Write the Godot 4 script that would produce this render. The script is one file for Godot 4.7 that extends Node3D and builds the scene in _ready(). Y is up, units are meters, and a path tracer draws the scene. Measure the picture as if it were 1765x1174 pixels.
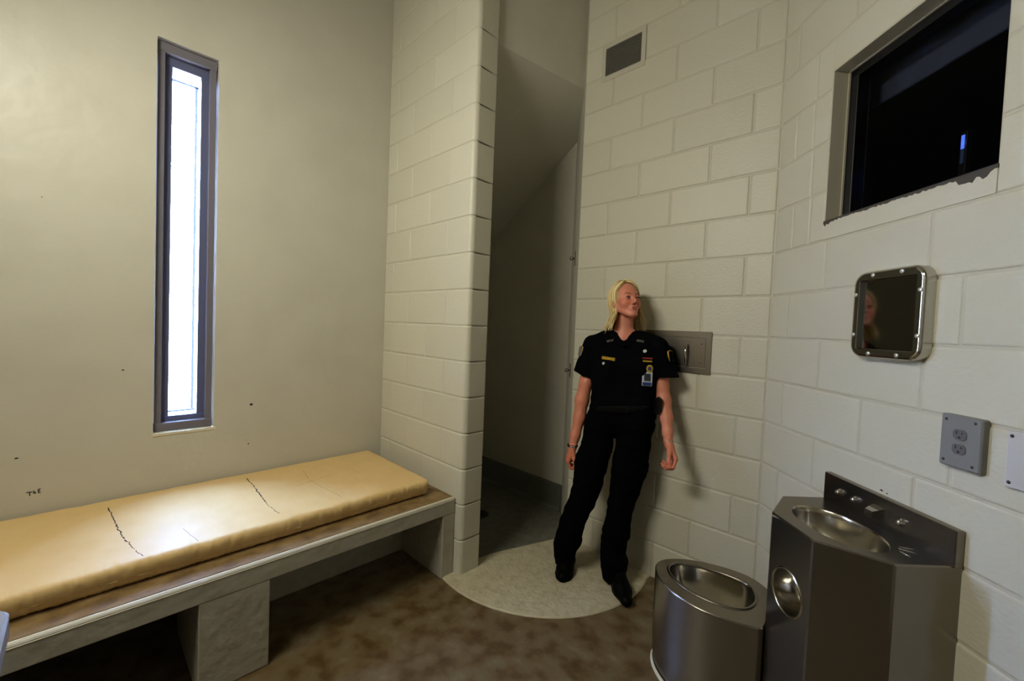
extends Node3D
# A detention cell: block walls, bench bed, combination sink unit, officer leaning on the back wall.

const ZW := -1.4916      # face of the wing wall
const ZB := -2.328       # face of the back wall
const XL := -2.721       # face of the window wall
const DR := 1.2777       # distance of the diagonal wall from the camera's axis
const COURSE := 0.2032
const TOP := 3.86        # ceiling height

var M := {}
var used := {}
var rng := RandomNumberGenerator.new()
var DIA := Transform3D(Basis(Vector3(.70711, 0, .70711), Vector3.UP, Vector3(-.70711, 0, .70711)), Vector3(.70711, 0, -.70711) * DR)

# ---------------------------------------------------------------- mesh building
class MB:
	var v := PackedVector3Array()
	var n := PackedVector3Array()
	var c := PackedColorArray()
	var i := PackedInt32Array()
	var uv := PackedVector2Array()
	var col := Color(1, 1, 1)
	func _add(p: Vector3, q: Vector3) -> int:
		v.append(p); n.append(q); c.append(col)
		var t := Vector3(q.z, 0, -q.x)                       # flat faces: u runs level, v upwards
		uv.append(Vector2(p.x, p.z) if t.length_squared() < .02 else Vector2(p.dot(t.normalized()), p.y))
		return v.size() - 1
	func tri(a: Vector3, b: Vector3, d: Vector3) -> void:      # counter-clockwise seen from outside
		var q := (b - a).cross(d - a).normalized()
		var k := _add(a, q); _add(b, q); _add(d, q)
		i.append_array([k, k + 2, k + 1])
	func quad(a: Vector3, b: Vector3, d: Vector3, e: Vector3) -> void:
		var q := (d - a).cross(e - b).normalized()
		var k := _add(a, q); _add(b, q); _add(d, q); _add(e, q)
		i.append_array([k, k + 2, k + 1, k, k + 3, k + 2])
	func grid(rows: Array, close_u := false, close_v := false, flip := false) -> void:
		# rows: arrays of points; u runs inside a row, v from row to row; outside = du x dv
		var nv := rows.size()
		var nu: int = rows[0].size()
		var base := v.size()
		for r in nv:
			for p in nu:
				_add(rows[r][p], Vector3.ZERO)
				uv[uv.size() - 1] = Vector2(float(p) / nu, float(r) / nv)
		for a in (nv if close_v else nv - 1):
			for b in (nu if close_u else nu - 1):
				var p0 := base + a * nu + b
				var p1 := base + a * nu + (b + 1) % nu
				var p2 := base + ((a + 1) % nv) * nu + (b + 1) % nu
				var p3 := base + ((a + 1) % nv) * nu + b
				var q := (v[p2] - v[p0]).cross(v[p3] - v[p1])
				if flip: q = -q
				for k in [p0, p1, p2, p3]: n[k] += q
				if flip: i.append_array([p0, p1, p2, p0, p2, p3])
				else: i.append_array([p0, p2, p1, p0, p3, p2])
		for k in range(base, v.size()):
			n[k] = n[k].normalized() if n[k].length_squared() > 1e-20 else Vector3.UP
	func box(x: Transform3D, s: Vector3, b := 0.0) -> void:
		var h := s * 0.5
		if b <= 0.0:
			for ax in 3:
				for sg in [-1.0, 1.0]:
					_face(x, h, ax, sg, 0.0)
			return
		for ax in 3:
			for sg in [-1.0, 1.0]:
				_face(x, h, ax, sg, b)
		for ax in 3:                      # edges along ax
			var u := (ax + 1) % 3
			var w := (ax + 2) % 3
			for su in [-1.0, 1.0]:
				for sw in [-1.0, 1.0]:
					var a := Vector3.ZERO; var d := Vector3.ZERO
					a[u] = su * h[u]; a[w] = sw * (h[w] - b)
					d[u] = su * (h[u] - b); d[w] = sw * h[w]
					var lo := a; lo[ax] = -(h[ax] - b)
					var hi := a; hi[ax] = h[ax] - b
					var lo2 := d; lo2[ax] = -(h[ax] - b)
					var hi2 := d; hi2[ax] = h[ax] - b
					if su * sw > 0: quad(x * lo, x * lo2, x * hi2, x * hi) 
					else: quad(x * lo, x * hi, x * hi2, x * lo2)
		for sx in [-1.0, 1.0]:
			for sy in [-1.0, 1.0]:
				for sz in [-1.0, 1.0]:
					var p := Vector3(sx * h.x, sy * (h.y - b), sz * (h.z - b))
					var q := Vector3(sx * (h.x - b), sy * h.y, sz * (h.z - b))
					var r := Vector3(sx * (h.x - b), sy * (h.y - b), sz * h.z)
					if sx * sy * sz > 0: tri(x * p, x * q, x * r)
					else: tri(x * p, x * r, x * q)
	func _face(x: Transform3D, h: Vector3, ax: int, sg: float, b: float) -> void:
		var u := (ax + 1) % 3
		var w := (ax + 2) % 3
		var o := Vector3.ZERO; o[ax] = sg * h[ax]
		var du := Vector3.ZERO; du[u] = h[u] - b
		var dw := Vector3.ZERO; dw[w] = h[w] - b
		if sg > 0: quad(x * (o - du - dw), x * (o + du - dw), x * (o + du + dw), x * (o - du + dw))
		else: quad(x * (o - du - dw), x * (o - du + dw), x * (o + du + dw), x * (o + du - dw))
	func span(lo: Vector3, hi: Vector3, b := 0.0, x := Transform3D.IDENTITY) -> void:
		box(x * Transform3D(Basis.IDENTITY, (lo + hi) * 0.5), hi - lo, b)
	static func inset(p: PackedVector2Array, d: float) -> PackedVector2Array:
		var o := PackedVector2Array()
		var k := p.size()
		for j in k:
			var a := (p[j] - p[(j + k - 1) % k]).normalized()
			var b := (p[(j + 1) % k] - p[j]).normalized()
			var na := Vector2(-a.y, a.x); var nb := Vector2(-b.y, b.x)
			var m := (na + nb).normalized()
			o.append(p[j] + m * d / maxf(0.35, m.dot(na)))
		return o
	func prism(p: PackedVector2Array, z0: float, z1: float, b := 0.0, x := Transform3D.IDENTITY, caps := 3) -> void:
		# polygon in local xy, counter-clockwise seen from +z, extruded along z; bevel b at the z1 end
		var k := p.size()
		var zt := z1 - b
		for j in k:
			var a := p[j]; var d := p[(j + 1) % k]
			quad(x * Vector3(a.x, a.y, z0), x * Vector3(d.x, d.y, z0), x * Vector3(d.x, d.y, zt), x * Vector3(a.x, a.y, zt))
		var t := p
		if b > 0.0:
			t = inset(p, b)
			for j in k:
				var l := (j + 1) % k
				quad(x * Vector3(p[j].x, p[j].y, zt), x * Vector3(p[l].x, p[l].y, zt), x * Vector3(t[l].x, t[l].y, z1), x * Vector3(t[j].x, t[j].y, z1))
		if caps & 1: cap(t, z1, x, false)
		if caps & 2: cap(p, z0, x, true)
	func cap(p: PackedVector2Array, z: float, x: Transform3D, down: bool) -> void:
		var id := Geometry2D.triangulate_polygon(p)
		for j in range(0, id.size(), 3):
			var a := p[id[j]]; var b := p[id[j + 1]]; var d := p[id[j + 2]]
			var ccw := (b - a).cross(d - a) > 0
			if ccw == down:
				var e := b; b = d; d = e
			tri(x * Vector3(a.x, a.y, z), x * Vector3(b.x, b.y, z), x * Vector3(d.x, d.y, z))
	func ring(outer: PackedVector2Array, inner: PackedVector2Array, z: float, x: Transform3D) -> void:
		var k := outer.size()
		for j in k:
			var l := (j + 1) % k
			quad(x * Vector3(outer[j].x, outer[j].y, z), x * Vector3(outer[l].x, outer[l].y, z), x * Vector3(inner[l].x, inner[l].y, z), x * Vector3(inner[j].x, inner[j].y, z))
	func lathe(prof: Array, k: int, x := Transform3D.IDENTITY) -> void:   # profile of Vector2(radius, y), from top down
		var rows := []
		for q in prof:
			var r := PackedVector3Array()
			for j in k:
				var a := TAU * j / k
				r.append(x * Vector3(q.x * cos(a), q.y, -q.x * sin(a)))
			rows.append(r)
		grid(rows, true, false, true)
	func tube(path: Array, rad: Array, k := 8, flat := 1.0, side := Vector3.UP) -> void:
		var rows := []
		for j in path.size():
			var t: Vector3 = (path[mini(j + 1, path.size() - 1)] - path[maxi(j - 1, 0)]).normalized()
			var s := side - t * side.dot(t)
			s = s.normalized() if s.length() > 1e-4 else t.cross(Vector3(.31, .52, .8)).normalized()
			var w := t.cross(s)
			var r := PackedVector3Array()
			for m in k:
				var a := TAU * m / k
				r.append(path[j] + (s * cos(a) * flat + w * sin(a)) * rad[j])
			rows.append(r)
		grid(rows, true)
		for e in [0, path.size() - 1]:
			var r: PackedVector3Array = rows[e]
			for m in range(1, k - 1):
				if e == 0: tri(r[0], r[m + 1], r[m])
				else: tri(r[0], r[m], r[m + 1])
	func mesh() -> ArrayMesh:
		var a := []
		a.resize(Mesh.ARRAY_MAX)
		a[Mesh.ARRAY_VERTEX] = v; a[Mesh.ARRAY_NORMAL] = n; a[Mesh.ARRAY_COLOR] = c; a[Mesh.ARRAY_TEX_UV] = uv; a[Mesh.ARRAY_INDEX] = i
		var m := ArrayMesh.new()
		m.add_surface_from_arrays(Mesh.PRIMITIVE_TRIANGLES, a)
		return m

# a distance field on a grid, meshed as surface nets
class Field:
	var o: Vector3
	var h: float
	var nx: int
	var ny: int
	var nz: int
	var f := PackedFloat32Array()
	func _init(lo: Vector3, hi: Vector3, cell: float) -> void:
		o = lo; h = cell
		nx = int((hi.x - lo.x) / cell) + 2; ny = int((hi.y - lo.y) / cell) + 2; nz = int((hi.z - lo.z) / cell) + 2
		f.resize(nx * ny * nz); f.fill(1.0)
	func cap(a: Vector3, ra: float, b: Vector3, rb: float, k := 0.02, sub := false) -> void:
		var m := maxf(ra, rb) + k + 3.0 * h
		var lo := a.min(b) - Vector3(m, m, m); var hi := a.max(b) + Vector3(m, m, m)
		var i0 := maxi(0, int((lo.x - o.x) / h)); var i1 := mini(nx - 1, int((hi.x - o.x) / h) + 1)
		var j0 := maxi(0, int((lo.y - o.y) / h)); var j1 := mini(ny - 1, int((hi.y - o.y) / h) + 1)
		var k0 := maxi(0, int((lo.z - o.z) / h)); var k1 := mini(nz - 1, int((hi.z - o.z) / h) + 1)
		var ab := b - a
		var inv := 1.0 / maxf(ab.length_squared(), 1e-9)
		for z in range(k0, k1 + 1):
			for y in range(j0, j1 + 1):
				var id := (z * ny + y) * nx + i0
				for x in range(i0, i1 + 1):
					var p := Vector3(o.x + x * h, o.y + y * h, o.z + z * h) - a
					var t := clampf(p.dot(ab) * inv, 0.0, 1.0)
					var d := (p - ab * t).length() - ra - (rb - ra) * t
					_mix(id, d, k, sub)
					id += 1
	func ell(c: Vector3, r: Vector3, bs: Basis, k := 0.01, sub := false) -> void:
		var m := maxf(r.x, maxf(r.y, r.z)) + k + 3.0 * h
		var i0 := maxi(0, int((c.x - m - o.x) / h)); var i1 := mini(nx - 1, int((c.x + m - o.x) / h) + 1)
		var j0 := maxi(0, int((c.y - m - o.y) / h)); var j1 := mini(ny - 1, int((c.y + m - o.y) / h) + 1)
		var k0 := maxi(0, int((c.z - m - o.z) / h)); var k1 := mini(nz - 1, int((c.z + m - o.z) / h) + 1)
		var bi := bs.inverse()
		var rm := minf(r.x, minf(r.y, r.z))
		for z in range(k0, k1 + 1):
			for y in range(j0, j1 + 1):
				var id := (z * ny + y) * nx + i0
				for x in range(i0, i1 + 1):
					var p := bi * (Vector3(o.x + x * h, o.y + y * h, o.z + z * h) - c)
					var q := p / r
					var l := q.length()
					var g := (q / r).length()
					var d := -rm if l < 1e-5 else l * (l - 1.0) / maxf(g, 1e-5)
					_mix(id, d, k, sub)
					id += 1
	func _mix(id: int, d: float, k: float, sub: bool) -> void:
		var e := f[id]
		if sub:
			d = -d
			if k > 0.0:
				var q := maxf(k - absf(e - d), 0.0)
				f[id] = maxf(e, d) + q * q / (4.0 * k)
			else: f[id] = maxf(e, d)
		else:
			if k > 0.0:
				var q := maxf(k - absf(e - d), 0.0)
				f[id] = minf(e, d) - q * q / (4.0 * k)
			else: f[id] = minf(e, d)
	func chain(l: Array, k := 0.02) -> void:             # [x, y, z, r] nodes
		for j in l.size() - 1:
			cap(Vector3(l[j][0], l[j][1], l[j][2]), l[j][3], Vector3(l[j + 1][0], l[j + 1][1], l[j + 1][2]), l[j + 1][3], k)
	func cut(p: Vector3, q: Vector3, near := 1e9, at := Vector3.ZERO) -> void:     # removes what lies beyond p along q, within reach of at
		var id := 0
		for z in nz:
			for y in ny:
				for x in nx:
					var w := Vector3(o.x + x * h, o.y + y * h, o.z + z * h)
					if near > 1e8 or w.distance_squared_to(at) < near * near:
						f[id] = maxf(f[id], (w - p).dot(q))
					id += 1
	func at(p: Vector3) -> float:
		var x := clampi(int(round((p.x - o.x) / h)), 0, nx - 1)
		var y := clampi(int(round((p.y - o.y) / h)), 0, ny - 1)
		var z := clampi(int(round((p.z - o.z) / h)), 0, nz - 1)
		return f[(z * ny + y) * nx + x]
	func surface(p: Vector3, d: Vector3) -> Vector3:      # first point on the surface when walking from p along d
		for k in 240:
			if at(p) < 0.0: return p
			p += d * 0.0025
		return p
	func wrinkle(noise: FastNoiseLite, amp: float) -> void:
		var id := 0
		for z in nz:
			for y in ny:
				for x in nx:
					if absf(f[id]) < 0.04:
						f[id] += amp * noise.get_noise_3d(o.x + x * h, (o.y + y * h) * 1.7, o.z + z * h)
					id += 1
	func net(m: MB) -> void:
		var who := PackedInt32Array(); who.resize(nx * ny * nz); who.fill(-1)
		var base := m.v.size()
		var sx := 1; var sy := nx; var sz := nx * ny
		var off := PackedInt32Array([0, sx, sy, sx + sy, sz, sx + sz, sy + sz, sx + sy + sz])
		var ea := PackedInt32Array([0, 2, 4, 6, 0, 1, 4, 5, 0, 1, 2, 3])
		var eb := PackedInt32Array([1, 3, 5, 7, 2, 3, 6, 7, 4, 5, 6, 7])
		for z in nz - 1:
			for y in ny - 1:
				var id := (z * ny + y) * nx
				for x in nx - 1:
					var s0 := f[id]
					if absf(s0) < 4.0 * h:
						var inside := 0
						for q in 8:
							if f[id + off[q]] < 0.0: inside += 1
						if inside != 0 and inside != 8:
							var p := Vector3.ZERO
							var cnt := 0
							for e in 12:
								var fa := f[id + off[ea[e]]]; var fb := f[id + off[eb[e]]]
								if (fa < 0.0) != (fb < 0.0):
									var t := fa / (fa - fb)
									var A := ea[e]; var B := eb[e]
									var pa := Vector3(A & 1, (A >> 1) & 1, A >> 2)
									var pb := Vector3(B & 1, (B >> 1) & 1, B >> 2)
									p += pa.lerp(pb, t); cnt += 1
							p = p / cnt
							who[id] = m._add(o + (Vector3(x, y, z) + p) * h, Vector3.ZERO)
					id += 1
		for z in range(1, nz - 1):
			for y in range(1, ny - 1):
				var id := (z * ny + y) * nx + 1
				for x in range(1, nx - 1):
					var s := f[id]
					if absf(s) < 4.0 * h:
						for ax in 3:
							var d := sx if ax == 0 else (sy if ax == 1 else sz)
							var t := f[id + d]
							if (s < 0.0) != (t < 0.0):
								var u := sy if ax == 0 else (sz if ax == 1 else sx)
								var w := sz if ax == 0 else (sx if ax == 1 else sy)
								var a := who[id - u - w]; var b := who[id - w]; var c := who[id]; var e := who[id - u]
								if a >= 0 and b >= 0 and c >= 0 and e >= 0:
									if s < 0.0: m.i.append_array([a, c, b, a, e, c])
									else: m.i.append_array([a, b, c, a, c, e])
					id += 1
		# normals from the faces
		for k in range(0, m.i.size(), 3):
			if m.i[k] >= base:
				var q := (m.v[m.i[k + 2]] - m.v[m.i[k]]).cross(m.v[m.i[k + 1]] - m.v[m.i[k]])
				for e in 3: m.n[m.i[k + e]] += q
		for k in range(base, m.v.size()): m.n[k] = m.n[k].normalized()

# ---------------------------------------------------------------- naming
func numbered(called: String) -> String:
	var k: int = used.get(called, 0)
	used[called] = k + 1
	return called if k == 0 else "%s_%03d" % [called, k]

func tag(o: Node, label: String, category: String, group := "") -> void:
	o.set_meta("label", label); o.set_meta("category", category)
	if group: o.set_meta("group", group)

func thing(called: String, label: String, category: String, at := Vector3.ZERO, group := "") -> Node3D:
	var o := Node3D.new(); o.name = numbered(called); add_child(o, true); o.position = at
	tag(o, label, category, group)
	return o

func part(called: String, m, mat: Material, parent: Node, at := Vector3.ZERO) -> MeshInstance3D:
	var o := MeshInstance3D.new()
	o.name = called
	o.mesh = m.mesh() if m is MB else m
	o.material_override = mat
	parent.add_child(o, true)
	o.position = at
	return o

func struct(called: String, m, mat: Material) -> MeshInstance3D:
	var o := part(called, m, mat, self)
	o.set_meta("kind", "structure")
	return o

func struct_root(called: String) -> Node3D:
	var o := Node3D.new(); o.name = called; add_child(o, true); o.set_meta("kind", "structure")
	return o

# ---------------------------------------------------------------- materials
func noise(freq: float, oct := 4, sd := 1) -> FastNoiseLite:
	var q := FastNoiseLite.new()
	q.seed = sd; q.frequency = freq; q.fractal_octaves = oct; q.noise_type = FastNoiseLite.TYPE_SIMPLEX_SMOOTH
	return q

func tex(freq: float, oct: int, sd: int, cols := [], normal := 0.0, size := 512) -> NoiseTexture2D:
	var t := NoiseTexture2D.new()
	t.width = size; t.height = size; t.seamless = true; t.noise = noise(freq, oct, sd)
	if normal > 0.0:
		t.as_normal_map = true; t.bump_strength = normal
	elif cols.size():
		var g := Gradient.new()
		var offs := PackedFloat32Array(); var cc := PackedColorArray()
		for k in cols.size():
			offs.append(float(k) / (cols.size() - 1)); cc.append(cols[k])
		g.offsets = offs; g.colors = cc
		t.color_ramp = g
	return t

func mat(c: Color, rough: float, metal := 0.0, nt: Texture2D = null, ns := 0.4, scale := 2.0) -> StandardMaterial3D:
	var m := StandardMaterial3D.new()
	m.albedo_color = c; m.roughness = rough; m.metallic = metal
	if nt:
		m.normal_enabled = true; m.normal_texture = nt; m.normal_scale = ns
		m.uv1_triplanar = true; m.uv1_world_triplanar = true; m.uv1_scale = Vector3.ONE * scale
	return m

func textured(ct: Texture2D, rough: float, scale: float, nt: Texture2D = null, ns := 0.4) -> StandardMaterial3D:
	var m := mat(Color.WHITE, rough, 0.0, nt, ns, scale)
	m.albedo_texture = ct
	m.uv1_triplanar = true; m.uv1_world_triplanar = true; m.uv1_scale = Vector3.ONE * scale
	return m

func make_materials() -> void:
	var fine := tex(0.045, 4, 3, [], 5.0)
	var lumpy := tex(0.012, 4, 5, [], 6.0)
	for k in 3:
		M["block%d" % k] = mat([Color(.775, .760, .690), Color(.781, .766, .696), Color(.768, .753, .683)][k], .46, 0.0, fine, .22, 2.6)
	M.mortar = mat(Color(.745, .73, .66), .5, 0.0, fine, .4, 3.0)
	M.plaster = textured(tex(0.006, 4, 8, [Color(.745, .73, .67), Color(.76, .745, .685), Color(.77, .755, .695)]), .42, .8, lumpy, .12)
	M.chip = mat(Color(.12, .11, .10), .9)
	M.dark_caulk = mat(Color(.26, .24, .22), .8)
	M.floor = textured(tex(0.009, 7, 11, [Color(.28, .205, .10), Color(.335, .26, .145), Color(.40, .335, .225), Color(.42, .365, .27), Color(.49, .44, .35)], 0.0, 1024), .46, .8, lumpy, .2)
	M.bare = textured(tex(0.015, 5, 13, [Color(.34, .26, .135), Color(.47, .375, .22), Color(.56, .465, .31)]), .6, 1.3, lumpy, .3)
	M.apron = textured(tex(0.02, 5, 17, [Color(.66, .625, .52), Color(.73, .695, .59), Color(.77, .74, .64)]), .6, 1.4, fine, .5)
	M.shower_floor = textured(tex(0.02, 4, 19, [Color(.36, .36, .32), Color(.46, .455, .41)]), .5, 1.2, fine, .4)
	M.base_paint = mat(Color(.36, .37, .335), .45, 0.0, lumpy, .3, 2.0)
	M.bench = textured(tex(0.02, 4, 23, [Color(.62, .60, .54), Color(.67, .65, .59)]), .5, 1.2, lumpy, .45)
	M.lip = mat(Color(.80, .775, .685), .45, 0.0, lumpy, .35, 2.0)
	M.vinyl = textured(tex(0.008, 3, 29, [Color(.825, .695, .47), Color(.84, .715, .49), Color(.85, .73, .51)]), .50, 1.0, lumpy, .12); M.vinyl.metallic_specular = .42
	M.ink = mat(Color(.03, .03, .035), .7)
	M.crack = mat(Color(.17, .15, .16), .8)
	M.frame = mat(Color(.42, .405, .435), .42)
	M.frame_in = mat(Color(.34, .36, .48), .4)
	M.black_frame = mat(Color(.025, .025, .028), .4)
	M.navy = mat(Color(.26, .29, .40), .7)
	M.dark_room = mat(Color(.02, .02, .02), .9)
	M.jamb = mat(Color(.72, .70, .63), .45)
	M.steel = mat(Color(.78, .76, .71), .16, 1.0)
	M.steel_skin = mat(Color(.64, .62, .585), .27, 1.0); M.steel_skin.anisotropy_enabled = true; M.steel_skin.anisotropy = -.85
	M.steel_soft = mat(Color(.54, .515, .48), .24, 1.0)
	M.steel_sheet = mat(Color(.54, .515, .48), .28, 1.0); M.steel_sheet.anisotropy_enabled = true; M.steel_sheet.anisotropy = -.6
	M.steel_plate = mat(Color(.52, .49, .45), .33, 1.0)
	M.chrome = mat(Color(.78, .78, .78), .08, 1.0)
	M.mirror = mat(Color(.55, .55, .55), .06, 1.0)
	M.grey_plate = mat(Color(.47, .47, .465), .45)
	M.grey_socket = mat(Color(.36, .36, .37), .4)
	M.slot = mat(Color(.02, .02, .02), .6)
	M.white_plate = mat(Color(.74, .73, .735), .45)
	M.vent = mat(Color(.74, .72, .65), .5)
	M.louvre = mat(Color(.58, .57, .52), .5)
	M.desk = mat(Color(.50, .51, .55), .4, 0.0, lumpy, .15, 2.0)
	M.water = mat(Color(.10, .10, .09), .05)
	M.uniform = mat(Color(.03, .03, .045), .95); M.uniform.metallic_specular = .12
	M.trouser = mat(Color(.025, .025, .035), .95); M.trouser.metallic_specular = .10
	M.shoe = mat(Color(.02, .02, .02), .5); M.shoe.metallic_specular = .16
	M.leather = mat(Color(.02, .02, .02), .3); M.leather.metallic_specular = .3
	M.skin = mat(Color(.80, .50, .40), .5)
	M.skin.subsurf_scatter_enabled = true; M.skin.subsurf_scatter_strength = .12
	M.skin.vertex_color_use_as_albedo = true
	M.lips = mat(Color(.60, .27, .25), .4)
	M.brow = mat(Color(.34, .22, .13), .8)
	M.eye = mat(Color(.60, .56, .54), .3)
	M.iris = mat(Color(.05, .045, .04), .15)
	M.lash = mat(Color(.09, .05, .04), .8)
	M.hair = mat(Color(1, 1, 1), .42); M.hair.vertex_color_use_as_albedo = true
	M.gold = mat(Color(.83, .68, .22), .35, .6)
	M.silver = mat(Color(.8, .8, .78), .3, .8)
	M.white = mat(Color(.80, .80, .78), .5)
	M.card = mat(Color(.74, .76, .80), .35)
	M.card_blue = mat(Color(.13, .19, .42), .4)
	M.card_photo = mat(Color(.16, .17, .20), .4)
	M.red = mat(Color(.5, .12, .1), .5)
	M.patch = mat(Color(.42, .42, .45), .6)
	M.band = mat(Color(.02, .02, .025), .5)
	M.bolt_black = mat(Color(.03, .03, .03), .5)

# ---------------------------------------------------------------- block walls
var block_cache := {}
func block_mesh(w: float, h: float, sunk: float) -> ArrayMesh:
	var key := "%.3f %.3f %.4f" % [w, h, sunk]
	if not block_cache.has(key):
		var m := MB.new()
		var b := 0.0035
		# slab with a softened face, its back in the mortar
		var p := PackedVector2Array([Vector2(-w / 2, -h / 2), Vector2(w / 2, -h / 2), Vector2(w / 2, h / 2), Vector2(-w / 2, h / 2)])
		var t := MB.inset(p, b)
		var t2 := MB.inset(p, b * 2.2)
		for j in 4:
			var l := (j + 1) % 4
			var z1 := sunk - b * .55
			m.quad(Vector3(p[j].x, p[j].y, -.004), Vector3(p[l].x, p[l].y, -.004), Vector3(p[l].x, p[l].y, z1 - b * .6), Vector3(p[j].x, p[j].y, z1 - b * .6))
			m.quad(Vector3(p[j].x, p[j].y, z1 - b * .6), Vector3(p[l].x, p[l].y, z1 - b * .6), Vector3(t[l].x, t[l].y, z1 + b * .3), Vector3(t[j].x, t[j].y, z1 + b * .3))
			m.quad(Vector3(t[j].x, t[j].y, z1 + b * .3), Vector3(t[l].x, t[l].y, z1 + b * .3), Vector3(t2[l].x, t2[l].y, sunk), Vector3(t2[j].x, t2[j].y, sunk))
		m.cap(t2, sunk, Transform3D.IDENTITY, false)
		block_cache[key] = m.mesh()
	return block_cache[key]

func lay(wall: Node3D, x: Transform3D, u0: float, u1: float, course: int, joints: Array, hi := 99.0) -> void:
	# one course of blocks between u0 and u1 with the given vertical joints
	var s := [u0]
	for j in joints:
		if j > u0 + .03 and j < u1 - .03: s.append(j)
	s.append(u1)
	s.sort()
	var y0 := course * COURSE
	var y1 := minf(y0 + COURSE, hi)
	for k in s.size() - 1:
		var g0 := .0035 if k > 0 else 0.0
		var g1 := .0035 if k < s.size() - 2 else 0.0
		var w: float = s[k + 1] - s[k] - g0 - g1
		var o := MeshInstance3D.new()
		o.name = "block"
		o.mesh = block_mesh(snappedf(w, .001), snappedf(y1 - y0 - .007, .001), snappedf(rng.randf_range(-.0006, .0008), .0004))
		o.material_override = M["block%d" % rng.randi_range(0, 2)]
		wall.add_child(o, true)
		o.transform = x * Transform3D(Basis.IDENTITY, Vector3((s[k] + g0 + s[k + 1] - g1) / 2, (y0 + y1) / 2, 0))

# ---------------------------------------------------------------- the room
func build_room() -> void:
	# floor
	var m := MB.new()
	m.span(Vector3(-3.1, -.15, -2.95), Vector3(1.6, 0, 1.0))
	var fl := struct("floor", m, M.floor)
	var ap := PackedVector2Array()
	for k in 25:                                   # painted concrete apron: an arc round the shower opening
		var a := lerpf(deg_to_rad(-97.0), deg_to_rad(16.5), k / 24.0)
		ap.append(Vector2(-1.725 + .693 * cos(a), 2.10 + .693 * sin(a)))
	# plan coordinates (x, -z)
	var plan := Transform3D(Basis(Vector3(1, 0, 0), Vector3(0, 0, -1), Vector3(0, 1, 0)), Vector3.ZERO)
	ap.append(Vector2(-1.06, 2.345)); ap.append(Vector2(-1.70, 2.345)); ap.append(Vector2(-1.685, 2.30)); ap.append(Vector2(-1.74, 2.12)); ap.append(Vector2(-1.80, 1.95)); ap.append(Vector2(-1.85, 1.80)); ap.append(Vector2(-1.87, 1.64)); ap.append(Vector2(-1.87, 1.42))
	m = MB.new()
	m.prism(ap, -.01, .009, .006, plan)
	part("apron", m, M.apron, fl).set_meta("label", "pale painted concrete apron with a curved edge")
	m = MB.new()
	m.prism(PackedVector2Array([Vector2(-2.9, 1.6), Vector2(-1.84, 1.6), Vector2(-1.84, 1.80), Vector2(-1.79, 1.95), Vector2(-1.73, 2.12), Vector2(-1.68, 2.30), Vector2(-1.68, 2.7), Vector2(-2.9, 2.7)]), -.01, .004, 0.0, plan)
	part("shower_floor", m, M.shower_floor, fl).set_meta("label", "grey painted shower floor")
	# ceiling
	m = MB.new()
	m.span(Vector3(-3.1, TOP, -2.95), Vector3(1.6, TOP + .15, 1.0))
	struct("ceiling", m, M.plaster)
	# window wall, with the tall slit opening
	var z0 := -.5025; var z1 := -.2515; var y0 := .806; var y1 := 2.767
	m = MB.new()
	m.span(Vector3(XL - .24, 0, z1), Vector3(XL, TOP, 1.0))
	m.span(Vector3(XL - .24, 0, -1.72), Vector3(XL, TOP, z0))
	m.span(Vector3(XL - .24, 0, z0), Vector3(XL, y0, z1))
	m.span(Vector3(XL - .24, y1, z0), Vector3(XL, TOP, z1))
	var wl := struct("wall_left", m, M.plaster)
	build_slit_window(z0, z1, y0, y1)
	for q in [[.923, -.68, .012], [1.145, -.14, .006], [.697, -.67, .006], [.784, .19, .007], [.72, -.66, .003], [1.9, .12, .003]]:
		m = MB.new()
		var pts := PackedVector2Array()
		for k in 8: pts.append(Vector2(cos(TAU * k / 8) * q[2] * rng.randf_range(.5, 1.1), sin(TAU * k / 8) * q[2] * rng.randf_range(.35, .7)))
		m.prism(pts, 0, .0008, .0002, Transform3D(Basis(Vector3(0, 0, -1), Vector3.UP, Vector3(1, 0, 0)), Vector3(XL, q[0], q[1])))
		part("paint_chip", m, M.chip, wl)
	var strokes := [[[-.163, .6285], [-.153, .629], [-.144, .627]], [[-.153, .628], [-.1525, .620], [-.152, .6125]],
		[[-.141, .633], [-.1405, .626], [-.140, .6175]], [[-.1405, .624], [-.1375, .6255], [-.136, .623], [-.1355, .6175]],
		[[-.128, .6355], [-.1275, .628], [-.127, .619]], [[-.128, .6355], [-.1245, .6355], [-.121, .636]], [[-.1275, .6275], [-.1225, .628]], [[-.127, .619], [-.1205, .620]]]
	m = MB.new()
	for s in strokes:
		var pa := []; var ra := []
		for q in s:
			pa.append(Vector3(XL + .0006, q[1], -q[0])); ra.append(.0018)
		m.tube(pa, ra, 6, .4, Vector3(1, 0, 0))
	part("handwriting", m, M.ink, wl).set_meta("label", "the letters ThE handwritten in black on the wall")
	# wing wall of blocks with bullnose end
	build_wing()
	# back wall
	m = MB.new()
	m.span(Vector3(-1.676, 0, ZB - .32), Vector3(-.42, TOP, ZB - .0035))
	var wb := struct("wall_back", m, M.mortar)
	var xb := Transform3D(Basis.IDENTITY, Vector3(0, 0, ZB))
	for k in 19:
		var j := []
		for q in 5: j.append((-.65 if k % 2 == 0 else -.85) - .4065 * q)
		if k == 0: j = [-1.055, -1.46]
		lay(wb, xb, -1.676, -.528, k, j)
	# splayed jamb of the shower opening and the shower's own walls
	m = MB.new()
	m.prism(PackedVector2Array([Vector2(-1.676, 2.329), Vector2(-1.676, 2.70), Vector2(-1.95, 2.70), Vector2(-1.95, 2.63)]), 0, TOP, 0.0, plan)
	struct("trim_1", m, M.plaster)
	m = MB.new()
	m.span(Vector3(-3.1, 0, -2.85), Vector3(-1.69, TOP, -2.63))
	var ws := struct("wall_shower", m, M.plaster)
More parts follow.
